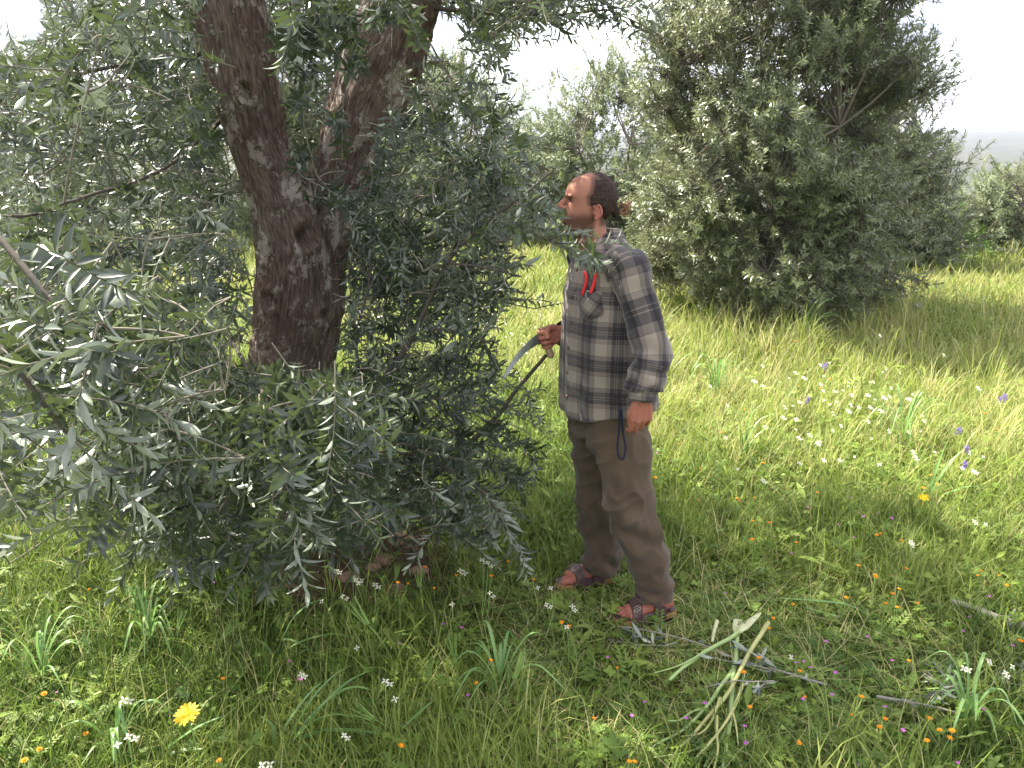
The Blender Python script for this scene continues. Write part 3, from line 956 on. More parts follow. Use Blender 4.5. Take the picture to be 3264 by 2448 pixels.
def bare_shrub():
    base = np.array([8.1, 13.2, float(gh(8.1, 13.2))])
    root = thing('bare_shrub', 'leafless shrub of thin dark twigs against the distant hills', 'shrub', base)
    for k in range(7):
        e = at(rng.uniform(985, 1030), rng.uniform(150, 195), 13.2 + rng.uniform(-.4, .4))
        p = bez(base + rng.normal(size=3) * .06, (base + e) / 2 + np.array([rng.uniform(.1, .5), 0, .3]), e, 14)
        segs = [(p, np.linspace(.014, .004, 14))]
        for q in range(5):
            i = rng.integers(5, 13)
            d = nrm(p[i] - p[i - 1] + rng.normal(size=3) * .6 * np.linalg.norm(p[1] - p[0]) * 3)
            segs.append((bez(p[i], p[i] + d * .15, p[i] + d * .34 + np.array([0, 0, .06]), 14), np.linspace(.006, .003, 14)))
        v, f = tubes(np.array([s[0] for s in segs]), np.array([s[1] for s in segs]), 5)
        part('branch', root, v, f, M['twig_far'])
bare_shrub()
# ------------------------------------------------------------------ the man
def make_skin():
    t = NT('skin')
    z = t('ShaderNodeSeparateXYZ')
    t.l.new(t.attr('zone'), z.inputs[0])
    c = t.coord()
    n = t.noise(c, 45, 4)
    col = t.mix(n, (0.275, 0.118, 0.077), (0.350, 0.165, 0.110))
    col = t.mix(z.outputs[1], col, (0.40, 0.11, 0.08))
    st = t.noise(c, 420, 2)
    stub = t.math('MULTIPLY', z.outputs[0], t.math('ADD', t.math('MULTIPLY', st, 0.5), 0.5))
    col = t.mix(stub, col, (0.034, 0.019, 0.014))
    return t.finish(t.pbr(col, 0.62, t.bump(t.noise(c, 260, 3), 0.15, 0.002), 0.22, Subsurface_Weight=0.08, Subsurface_Radius=(0.012, 0.004, 0.002)))

def make_plaid():
    t = NT('plaid_flannel')
    s = t('ShaderNodeSeparateXYZ')
    t.l.new(t.attr('cloth'), s.inputs[0])
    stops = [(0.0, 1.0), (0.36, .35), (0.375, .72), (0.50, .12), (0.63, .75), (0.645, .12), (0.70, .75), (0.715, .12), (0.86, .62), (0.985, .4)]
    def stripes(x):
        return t.ramp(t.math('FRACT', t.math('DIVIDE', x, 0.128)), stops, 'CONSTANT')
    a, b = stripes(s.outputs[0]), stripes(s.outputs[1])
    m = t.mix(0.5, a, b)
    col = t.ramp(m, [(0.12, (0.006, 0.006, 0.011)), (0.35, (0.022, 0.019, 0.024)), (0.56, (0.075, 0.064, 0.062)), (0.8, (0.150, 0.124, 0.104)), (1.0, (0.265, 0.220, 0.180))])
    c = t.coord()
    fuzz = t.noise(c, 700, 3, 0.7)
    col = t.mix(t.math('MULTIPLY', fuzz, 0.10), col, (0.20, 0.175, 0.155))
    big = t.noise(c, 9, 3)
    col = t.mix(t.math('MULTIPLY', big, 0.08), col, (0.20, 0.17, 0.14))
    weave = t.noise(c, 380, 2)
    return t.finish(t.pbr(col, 0.95, t.bump(t.math('ADD', weave, t.math('MULTIPLY', t.noise(c, 30, 4), 1.6)), 0.35, 0.004), 0.1, Sheen_Weight=0.25, Sheen_Roughness=0.5))

def make_trouser():
    t = NT('brown_cotton')
    c = t.coord()
    n = t.noise(c, 8, 5, 0.6)
    col = t.ramp(n, [(0.3, (0.056, 0.038, 0.023)), (0.7, (0.098, 0.069, 0.045))])
    tw = t.noise(t.mapping(c, (1, 1, .35)), 420, 2)
    col = t.mix(t.math('MULTIPLY', tw, 0.3), col, (0.145, 0.110, 0.078))
    return t.finish(t.pbr(col, 0.95, t.bump(t.math('ADD', tw, t.math('MULTIPLY', t.noise(c, 26, 3), 2.0)), 0.3, 0.004), 0.1, Sheen_Weight=0.15))

def make_hair():
    t = NT('brown_hair')
    c = t.mapping(t.attr('strand'), (1.0, 6.0, 1.0))
    n = t.noise(c, 60, 4, 0.6)
    col = t.ramp(n, [(0.3, (0.014, 0.008, 0.007)), (0.75, (0.055, 0.032, 0.024))])
    return t.finish(t.pbr(col, 0.75, t.bump(n, 0.7, 0.004), 0.2))

M['skin'], M['plaid'], M['trouser'], M['hair'] = make_skin(), make_plaid(), make_trouser(), make_hair()
M['hair_light'] = mat_plain('brown_hair_painted_sun', (0.20, 0.11, 0.05), 0.5, 0.4, 90)  # paler copy of the hair brown, sunlight put into the colour
M['eye'] = mat_plain('dark_eye', (0.075, 0.048, 0.035), 0.15, 0.2, 30)
M['leather'] = mat_plain('dark_brown_leather', (0.065, 0.036, 0.034), 0.5, 0.3, 45, 0.45, 0.3)
M['cork'] = mat_plain('cork_sole', (0.36, 0.20, 0.075), 0.85, 0.3, 120, 0.2, 0.3)
M['rubber'] = mat_plain('black_rubber', (0.02, 0.018, 0.017), 0.8, 0.2, 60)
M['metal'] = mat_plain('brass_buckle', (0.45, 0.38, 0.27), 0.35, 0.1, 60, Metallic=1.0)
M['navy'] = mat_plain('navy_webbing', (0.010, 0.015, 0.034), 0.9, 0.25, 200)
M['red'] = mat_plain('red_plastic', (0.62, 0.015, 0.018), 0.38, 0.08, 30)
M['steel'] = mat_plain('worn_saw_steel', (0.20, 0.215, 0.20), 0.42, 0.3, 40, 0.5, 0.2, Metallic=0.7)
M['wood_handle'] = mat_plain('pale_wood_handle', (0.26, 0.17, 0.10), 0.6, 0.3, 50)
M['button'] = mat_plain('brown_button', (0.11, 0.06, 0.035), 0.4, 0.2, 60)
M['bead'] = mat_plain('orange_bead', (0.42, 0.13, 0.03), 0.4, 0.3, 60)

Fv = nrm(np.array([-0.93, -0.37, 0.0]))       # chest direction
Lv = np.array([-Fv[1], Fv[0], 0.0])           # his left, towards the camera
Lv = Lv if Lv[1] < 0 else -Lv
UZ = np.array([0, 0, 1.0])
footL, footR = on_ground(645, 620), on_ground(586, 585)
man_base = np.array([(footL[0] + footR[0]) / 2, (footL[1] + footR[1]) / 2, 0.0])

def J(px, py, y):
    return at(px, py, y)

j = dict(pelvis=J(607, 398, 3.30), hipL=J(617, 398, 3.21), hipR=J(597, 396, 3.37), kneeL=J(630, 503, 3.14), kneeR=J(599, 492, 3.39),
         ankL=J(656, 598, 3.20), ankR=J(603, 570, 3.47), chest=J(608, 300, 3.25), neck0=J(600, 241, 3.24), neck1=J(594, 222, 3.22),
         shL=J(628, 268, 3.08), shR=J(588, 258, 3.42), elL=J(649, 344, 3.01), wrL=J(643, 400, 2.975), elR=J(601, 338, 3.50), wrR=J(561, 333, 3.36))

# --- head: lofted rings from the side view, face pointing to -x
HEAD0 = J(594, 211, 3.215)
HF = nrm(np.array([-1.0, -0.03, 0.0]))
HL = np.array([0.03, -1.0, 0.0]); HL = nrm(HL - HF * HL.dot(HF))
HU = UZ
def H(f, w, h):
    return HEAD0 + HF * np.asarray(f)[..., None] + HL * np.asarray(w)[..., None] + HU * np.asarray(h)[..., None]
# height, front, back, half width
HP = np.array([(-.092, .062, .012, .020), (-.084, .092, .000, .033), (-.074, .110, -.010, .043), (-.060, .114, -.016, .050), (-.045, .109, -.022, .055), (-.030, .111, -.036, .060),
               (-.012, .108, -.052, .066), (.006, .104, -.066, .069), (.022, .102, -.074, .072), (.040, .103, -.078, .0745), (.056, .109, -.078, .0755), (.072, .106, -.074, .0755),
               (.088, .100, -.068, .0735), (.102, .090, -.060, .068), (.115, .076, -.048, .059), (.126, .056, -.030, .045), (.133, .036, -.012, .028), (.137, .018, .010, .008)])
def head_rings(off=0.0, n=64, rows=60):
    hs = np.linspace(HP[0, 0], HP[-1, 0], rows)
    f, b, w = (spline(HP[:, [k]], rows * 4)[:, 0] for k in (1, 2, 3))
    hh = spline(HP[:, [0]], rows * 4)[:, 0]
    f, b, w = np.interp(hs, hh, f), np.interp(hs, hh, b), np.interp(hs, hh, w)
    a = np.arange(n) * 2 * math.pi / n
    c, r = (f + b) / 2, (f - b) / 2
    ca, sa = np.cos(a), np.sin(a)
    X = c[:, None] + r[:, None] * np.sign(ca) * np.abs(ca) ** 0.92
    W = w[:, None] * np.sign(sa) * np.abs(sa) ** 0.92 * (1 - 0.10 * np.clip(ca, 0, 1))
    Hh = np.broadcast_to(hs[:, None], X.shape)
    return X, W, Hh
def head_surface(off=None, n=64, rows=60):
    X, W, Hh = head_rings(0, n, rows)
    V = np.stack([X, W, Hh], -1).reshape(-1, 3)
    idx = np.arange(rows * n).reshape(rows, n)
    q = np.stack([idx[:-1], np.roll(idx, -1, 1)[:-1], np.roll(idx, -1, 1)[1:], idx[1:]], -1).reshape(-1, 4)
    V = np.concatenate([V, [[.035, 0, HP[0, 0] - .002]], [[.014, 0, HP[-1, 0] + .001]]])
    k0, k1 = rows * n, rows * n + 1
    tri = np.concatenate([np.stack([np.full(n, k0), np.roll(idx[0], -1), idx[0]], 1), np.stack([np.full(n, k1), idx[-1], np.roll(idx[-1], -1)], 1)])
    return V, [q, tri]

def ellipsoid(c, axes, rad, n=16, m=10):
    """axes: 3 unit vectors"""
    th = np.linspace(0, math.pi, m)
    ph = np.arange(n) * 2 * math.pi / n
    d = np.stack([np.sin(th)[:, None] * np.cos(ph), np.sin(th)[:, None] * np.sin(ph), np.cos(th)[:, None] + 0 * ph], -1)
    V = np.asarray(c) + sum(d[..., k, None] * np.asarray(axes[k]) * rad[k] for k in range(3))
    V = V.reshape(-1, 3)
    idx = np.arange(m * n).reshape(m, n)
    q = np.stack([idx[:-1], np.roll(idx, -1, 1)[:-1], np.roll(idx, -1, 1)[1:], idx[1:]], -1).reshape(-1, 4)[:, ::-1]
    return V, [q]

def hand_parts(W, d, nn, t, curls, thumb, palm=.092, spread=.0218, scale=1.0):
    """wrist W, d to the knuckles, nn out of the back of the hand, t towards the thumb"""
    d = nrm(d); nn = nrm(nn - d * np.dot(nn, d)); t = nrm(t - d * np.dot(t, d) - nn * np.dot(t, nn))
    P = []
    ph = [(.044, .027, .021), (.049, .031, .023), (.046, .029, .022), (.036, .022, .019)]
    rr = [.0086, .0090, .0085, .0075]
    for k in range(4):
        off = (1.5 - k) * spread * scale
        kn = W + d * (palm - .004 * abs(k - 1)) * scale + t * off + nn * (.004 - .003 * abs(k - 1.3))
        P.append(sweep([W + t * off * .55 - d * .01, W + d * palm * .5 * scale + t * off * .85, kn], [(.0175 * scale, .014 * scale), (.0165 * scale, .0135 * scale), (.0125 * scale, .0125 * scale)], 12, ell=nn))
        pts, dd, nc = [kn - d * .008], d, nn
        cur = kn
        pts.append(cur)
        for m in range(3):
            a = math.radians(curls[k][m])
            dd, nc = dd * math.cos(a) - nc * math.sin(a), nc * math.cos(a) + dd * math.sin(a)
            cur = cur + dd * ph[k][m] * scale
            pts.append(cur)
        r = rr[k] * scale
        P.append(sweep(spline(pts, 14), np.interp(np.linspace(0, 1, 14), [0, .25, .6, 1], [r * 1.25, r * 1.12, r, r * .78]), 10))
    b0 = W + d * .022 * scale + t * .026 * scale
    pts = [W + t * .006, b0]
    cur = b0
    for (cd, cn, ct), ln in zip(thumb, (.044, .034, .027)):
        cur = cur + nrm(d * cd + nn * cn + t * ct) * ln * scale
        pts.append(cur)
    P.append(sweep(spline(pts, 14), np.interp(np.linspace(0, 1, 14), [0, .3, .6, 1], [.018, .0165, .0125, .0092]) * scale, 10))
    return P

def foot_parts(ankle, heel_px, toe_dir, ground, left=True):
    """a foot on a sandal sole: ground = point under the middle of the foot"""
    d = nrm(toe_dir); s = np.cross(UZ, d); g = np.array(ground)
    if left: s = s if s[1] < 0 else -s           # s: the outer side
    else: s = s if s[1] > 0 else -s
    top = .030
    P = []
    P.append(sweep(spline([g - d * .118 + UZ * (top + .033), g - d * .06 + UZ * (top + .042), g + d * .00 + UZ * (top + .038), g + d * .06 + s * .004 + UZ * (top + .026), g + d * .088 + s * .004 + UZ * (top + .017)], 16),
                   np.stack([np.interp(np.linspace(0, 1, 16), [0, .15, .5, .8, 1], [.024, .034, .037, .027, .017]), np.interp(np.linspace(0, 1, 16), [0, .2, .5, .8, 1], [.022, .033, .040, .047, .044])], 1), 18, ell=UZ))
    P.append(sweep(spline([ankle + UZ * .12, ankle + UZ * .03, g - d * .07 + UZ * (top + .05), g - d * .06 + UZ * (top + .03)], 12), np.linspace(.050, .038, 12), 16))
    for k, (o, ln, r) in enumerate([(-.033, .046, .0135), (-.011, .045, .0095), (.007, .040, .009), (.023, .033, .0086), (.037, .025, .0082)]):
        b = g + d * (.082 - .006 * k) + s * o + UZ * (top + .014)
        P.append(sweep(spline([b - d * .03, b, b + d * ln * .55 + UZ * .004, b + d * ln - UZ * .003], 9), np.interp(np.linspace(0, 1, 9), [0, .5, .8, 1], [r, r, r * 1.05, r * .7]), 10))
    return P, d, s

def build_person():
    parts_ = []
    hv, hf = head_surface()
    parts_.append((H(hv[:, 0], hv[:, 1], hv[:, 2]), hf))
    # nose, brow ridge, lips, chin
    parts_.append(sweep(H(np.array([.104, .109, .117, .1235, .122]), np.zeros(5), np.array([.048, .040, .030, .0195, .012])), [(.006, .006), (.009, .0075), (.011, .009), (.0115, .0115), (.009, .010)], 14, ell=HF))
    for sg in (-1, 1):
        parts_.append(ellipsoid(H(.108, sg * .0125, .0115), (HF, HL, HU), (.012, .0075, .0075)))
        parts_.append(ellipsoid(H(.094, sg * .032, .057), (HF, HL, HU), (.0085, .022, .006)))
    parts_.append(ellipsoid(H(.1085, 0, -.0235), (HF, HL, HU), (.0095, .021, .0062)))
    parts_.append(ellipsoid(H(.1075, 0, -.0365), (HF, HL, HU), (.0095, .019, .0070)))
    parts_.append(ellipsoid(H(.1075, 0, -.064), (HF, HL, HU), (.0125, .021, .015)))
    # ears: rim, lobe, bowl floor
    for sg in (-1, 1):
        a = np.linspace(-0.5, 5.0, 22)
        rim = H(-.001 - .0145 * np.cos(a) * -1 * -1 + .0, sg * (.0755 + .010 * (0.5 - 0.5 * np.cos(a))), .001 + .0255 * np.sin(a))
        th = np.linspace(math.radians(150), math.radians(-95), 24)
        fx = -.003 + .0155 * np.cos(th) * -1
        rim = H(-.002 - .0150 * np.cos(th) * 1.0, sg * (.0745 + .013 * sstep(0.0, 1.2, 1.6 - np.abs(th - .2))), .002 + .0250 * np.sin(th))
        parts_.append(sweep(rim, .0042, 8))
        parts_.append(ellipsoid(H(-.003, sg * .0755, .001), (HF, HL, HU), (.0125, .0055, .021)))
        parts_.append(ellipsoid(H(.004, sg * .0775, -.0225), (HF, HL, HU), (.0065, .005, .009)))
        parts_.append(ellipsoid(H(.0125, sg * .0765, -.004), (HF, HL, HU), (.004, .006, .006)))
    # neck and trunk
    parts_.append(sweep(spline([H(.012, 0, .01), H(.010, 0, -.045), H(.003, 0, -.10), j['neck0'] + Fv * .005 - UZ * .05], 14), np.stack([np.interp(np.linspace(0, 1, 14), [0, .5, 1], [.052, .055, .064]), np.interp(np.linspace(0, 1, 14), [0, .5, 1], [.053, .056, .066])], 1), 24, ell=HF))
    parts_.append(ellipsoid(H(.062, 0, -.098), (HF, HL, HU), (.008, .009, .012)))
    tor = spline([j['neck0'] - UZ * .02, j['chest'] + UZ * .12, j['chest'], j['chest'] - UZ * .18, j['pelvis'], j['pelvis'] - UZ * .10], 30)
    ta = np.interp(np.linspace(0, 1, 30), [0, .2, .4, .6, .8, 1], [.06, .10, .115, .10, .105, .08])
    tb = np.interp(np.linspace(0, 1, 30), [0, .12, .25, .4, .6, .8, 1], [.07, .16, .175, .165, .15, .165, .12])
    parts_.append(sweep(tor, np.stack([ta, tb], 1), 28, ell=Fv))
    for s_, sh, el, wr in (('L', j['shL'], j['elL'], j['wrL']), ('R', j['shR'], j['elR'], j['wrR'])):
        parts_.append(sweep(spline([j['neck0'] - UZ * .05, sh, (sh + el) / 2, el, el * .6 + wr * .4, wr], 30), np.interp(np.linspace(0, 1, 30), [0, .2, .4, .6, .75, 1], [.04, .040, .042, .038, .040, .027]), 18))
    for hp_, kn, an in ((j['hipL'], j['kneeL'], j['ankL']), (j['hipR'], j['kneeR'], j['ankR'])):
        parts_.append(sweep(spline([hp_ + UZ * .05, hp_, (hp_ + kn) / 2, kn, kn * .65 + an * .35, an], 34), np.interp(np.linspace(0, 1, 34), [0, .2, .4, .6, .75, 1], [.08, .085, .072, .054, .054, .040]), 20))
    # hands
    parts_ += hand_parts(j['wrL'] + np.array([0.0, 0, .005]), np.array([-.05, .02, -1.0]), np.array([.15, -1.0, 0]), np.array([-1.0, -.15, 0]),
                         [(24, 38, 26), (30, 44, 28), (36, 48, 30), (42, 50, 30)], [(.9, -.25, .25), (.95, -.35, -.05), (.9, -.45, -.2)], scale=.97)
    dR = nrm(np.array([-.93, -.28, -.20])); tR = nrm(np.array([-.25, .05, .97]))
    parts_ += hand_parts(j['wrR'], dR, np.array([-.25, .95, -.05]), tR,
                         [(72, 88, 50), (76, 90, 52), (80, 90, 52), (82, 88, 50)], [(.85, -.55, .25), (.45, -.80, -.25), (.15, -.55, -.75)], scale=.98)
    # feet
    fl, dl, sl = foot_parts(j['ankL'], None, np.array([-.95, -.30, 0]), footL, True)
    fr, dr, sr = foot_parts(j['ankR'], None, np.array([-.96, -.26, 0]), footR, False)
    parts_ += fl + fr
    V, F = join(parts_)
    V, F = remesh(V, F, 0.003, 3, 0.5)
    N = vnormals(V, F)
    rel = V - HEAD0
    f, w, h = rel @ HF, rel @ HL, rel @ HU
    # sockets, nostril shade line, ear bowl, mouth line, cheeks
    def dent(c, s, amt):
        return amt * np.exp(-(((f - c[0]) / s[0]) ** 2 + ((np.abs(w) - c[1]) / s[1]) ** 2 + ((h - c[2]) / s[2]) ** 2))
    V = V + N * (-dent((.094, .031, .041), (.02, .014, .0095), .0065) - dent((.004, .082, .001), (.007, .007, .010), .006)
                 - dent((.112, .0, -.030), (.02, .024, .0026), .005) - dent((.088, .030, -.012), (.02, .016, .018), .0015) - dent((.11, 0, -.05), (.02, .02, .005), .003))[:, None]
    head = (h > -.13) & (np.hypot(f - .02, w) < .15)
    side = np.abs(w) / .07
    jaw_top = -.004 - .006 * np.clip((f - .05) / .06, 0, 1)
    beard = sstep(.020, -.026, h - jaw_top - .25 * np.clip(.05 - f, 0, .05) * 0 - .006 * (noise(rel * 120, 3) - .5)) * sstep(-.004, .012, f) * sstep(-.112, -.088, h)
    beard = np.maximum(beard, .8 * sstep(.028, .018, np.abs(w)) * sstep(-.012, -.006, -h - .0) * 0)
    moust = np.exp(-((h + .0105) / .006) ** 2) * sstep(.034, .022, np.abs(w)) * sstep(.085, .1, f)
    burn = np.exp(-((f - .016) / .010) ** 2) * sstep(-.03, 0.0, h) * sstep(.03, .02, h) * .7
    brow = np.exp(-((h - .0545 + .35 * np.clip(np.abs(w) - .04, 0, 1)) / .0042) ** 2) * sstep(.010, .016, np.abs(w)) * sstep(.058, .050, np.abs(w)) * sstep(.05, .07, f) * .75
    lid = np.exp(-((h - .040) / .0055) ** 2 - ((np.abs(w) - .032) / .016) ** 2) * sstep(.06, .08, f) * .4
    edge_ = np.interp(h, [-.05, .016, .020, .030, .055, .064, .078, .12, .14], [-.020, -.014, .024, .030, .034, .026, .020, .016, .014])
    scalp = sstep(-.014, .006, edge_ - f) * sstep(-.06, -.045, h) * (np.abs(w) < .2)
    scalp = np.maximum(scalp, .5 * sstep(.055, .030, np.abs(w)) * sstep(.110, .120, h) * sstep(.080, .050, f))
    scalp = scalp * ~((np.abs(w) > .0735) & (np.hypot(f + .002, h) < .032))
    lips = (np.exp(-((h + .030) / .008) ** 2) * sstep(.030, .020, np.abs(w)) * sstep(.095, .105, f) * .9)
    zb = np.clip(np.maximum.reduce([beard * .97, moust * .95, burn, brow, lid, scalp]), 0, 1) * head
    earred = sstep(.068, .076, np.abs(w)) * (np.abs(h) < .04) * (np.abs(f) < .03) * .45
    nose_r = sstep(.112, .122, f) * (h > 0) * .35
    zr = np.clip(np.maximum.reduce([lips, earred, nose_r]), 0, 1) * head
    zr = np.where(V[:, 2] < .14, .45, zr)
    hands = (np.linalg.norm(V - j['wrL'], axis=1) < .2) | (np.linalg.norm(V - j['wrR'], axis=1) < .2)
    zr = np.where(hands & ~head, .25 + .3 * (noise(V * 60, 5) - .3), zr)
    me = mesh_data('person', V - man_base, F, M['skin'], {'zone': np.stack([zb, zr, 0 * zb], 1)})
    o = link('person', me, None, man_base)
    tag(o, 'bearded man in plaid shirt, brown trousers and sandals holding a saw, seen in profile', 'person')
    return o, (dl, sl), (dr, sr), dR, tR
person, (dL, sL), (dR_, sR_), hand_d, hand_t = build_person()

# --- hair: the skull surface lifted inside the hairline and sunk below the skin elsewhere
def build_hair():
    V, F = head_surface(n=110, rows=110)
    Vw = H(V[:, 0], V[:, 1], V[:, 2])
    N = vnormals(Vw, F)
    c = Vw.mean(0)
    if ((Vw - c) * N).sum() < 0: N = -N
    f, w, h = V.T
    wob = (noise(V * 260, 4) - .5) * .008 + (noise(V * 90, 6) - .5) * .006
    edge = np.interp(h, [-.08, -.03, .016, .020, .030, .055, .064, .078, .12, .14], [-.030, -.020, -.014, .024, .030, .032, .024, .018, .014, .012])
    side = sstep(-.006, .030, edge - f + wob)
    top = 0
    nape = sstep(-.062, -.048, h)
    m = np.maximum(side, top) * nape
    V2 = Vw + N * (-.004 + m * (.0095 + .004 * noise(np.stack([f * 40, w * 160, h * 160], -1), 2)))[:, None]
    o = part('hair', person, V2, F, M['hair'], man_base, attrs={'strand': np.stack([f * 2, w, h], 1)})
    # knot at the nape and the loop of hair standing out of it
    kn = H(-.083, .0, -.006)
    v, fc = ellipsoid(H(-.080, 0, -.004), (HF, HL, HU), (.017, .018, .019), 18, 12)
    v = v + nrm(v - kn) * ((noise(v * 130, 3) - .5) * .008)[:, None]
    part('knot', o, v, fc, M['hair'], man_base, attrs={'strand': v - kn})
    loops = []
    for k in range(26):
        a0 = H(-.088 + rng.normal() * .004, rng.normal() * .007, -.002 + rng.normal() * .005)
        tipx, tipz = rng.uniform(-.136, -.112), rng.uniform(.012, .040)
        p1 = H(-.108 + rng.normal() * .006, rng.normal() * .014, -.006 + rng.normal() * .007)
        p2 = H(tipx, rng.normal() * .018, .010 + rng.normal() * .008)
        p3 = H(tipx + .012 + rng.normal() * .008, rng.normal() * .018, tipz)
        p4 = H(-.104 + rng.normal() * .006, rng.normal() * .014, .016 + rng.normal() * .010)
        loops.append(sweep(spline([a0, p1, p2, p3, p4], 14), np.linspace(.0024, .0008, 14), 5))
    v, fc = join(loops)
    part('bun', o, v, fc, M['hair_light'], man_base)['kind'] = 'stuff'
    # fine flyaway hair round the back of the skull
    fl = []
    for k in range(60):
        a = rng.uniform(-.06, .125); b = -np.interp(a, HP[:, 0], -HP[:, 2])
        ww = rng.normal() * .03
        p0 = H(b + .004, ww, a)
        p1 = p0 + (-HF * rng.uniform(.004, .014) + HU * rng.uniform(-.012, .012) + HL * rng.normal() * .01)
        fl.append(sweep(spline([p0 + HF * .01, p0, p1], 6), np.linspace(.0006, .0003, 6), 3, caps=False))
    v, fc = join(fl)
    part('strands', o, v, fc, M['hair_light'], man_base)['kind'] = 'stuff'
    for sg in (-1, 1):
        v, fc = ellipsoid(H(.0855, sg * .0315, .0405), (HF, HL, HU), (.0092, .0095, .0058), 14, 10)
        part('eye', person, v, fc, M['eye'], man_base)
build_hair()

# --- shirt
# rows: height, centre offset along F, half depth a (along F), half width b (along L), offset along L
zs = lambda px, py, y: float(at(px, py, y)[2])
def torso_center(z):
    """middle line of the trunk at height z"""
    pts_ = np.array([j['pelvis'] - UZ * .25, j['pelvis'], j['chest'], j['neck0']])
    return np.stack([np.interp(z, pts_[:, 2], pts_[:, k]) for k in (0, 1)] + [np.asarray(z, float)], -1)
z_hem = zs(600, 405, 3.3)
z_neck = float(j['neck0'][2])
#            z                 F off   a      b
SH = np.array([(z_hem,         .005,  .165,  .215),
               (z_hem + .08,   .006,  .168,  .216),
               (z_hem + .20,   .004,  .166,  .214),
               (z_hem + .34,   .000,  .160,  .212),
               (z_hem + .46,   -.004, .152,  .210),
               (z_neck - .17,  -.010, .142,  .208),
               (z_neck - .11,  -.014, .128,  .190),
               (z_neck - .065, -.016, .112,  .152),
               (z_neck - .022, -.014, .095,  .112),
               (z_neck + .014, -.010, .078,  .090),
               (z_neck + .026, -.008, .068,  .072)])
def torso_point(z, ang, off=0.0):
    """surface of the shirt: ang 0 = straight ahead, pi/2 = his left side"""
    z, ang = np.asarray(z, float), np.asarray(ang, float)
    c = torso_center(z)
    fo, a, b = (np.interp(z, SH[:, 0], SH[:, k]) for k in (1, 2, 3))
    ca, sa = np.cos(ang), np.sin(ang)
    fold = .010 * (fbm(np.stack([ca * 3.4, sa * 3.4, z * 2.2 + .8 * ca], -1), 3, 4) - .5) * 2 * sstep(z_neck + .02, z_neck - .2, z)
    fold = fold + .006 * np.sin(ang * 9 + 3 * noise(np.stack([ca * 2, sa * 2, z * 5], -1), 9)) * sstep(z_hem + .4, z_hem, z)
    fold = fold + .008 * np.sin((z * 30 + ang * 2.2) + 4 * noise(np.stack([ca * 2, sa * 2, z * 6], -1), 2)) * np.exp(-((z - z_hem - .22) / .16) ** 2) * np.clip(sa, 0, 1)
    e = 0.9
    x = np.sign(ca) * np.abs(ca) ** e * (a + fold + off) + fo
    y = np.sign(sa) * np.abs(sa) ** e * (b + fold + off)
    return c + Fv * x[..., None] + Lv * y[..., None]
def shirt_uv(z, ang):
    return np.stack([ang * .178, z + 0 * ang, 0 * ang], -1)

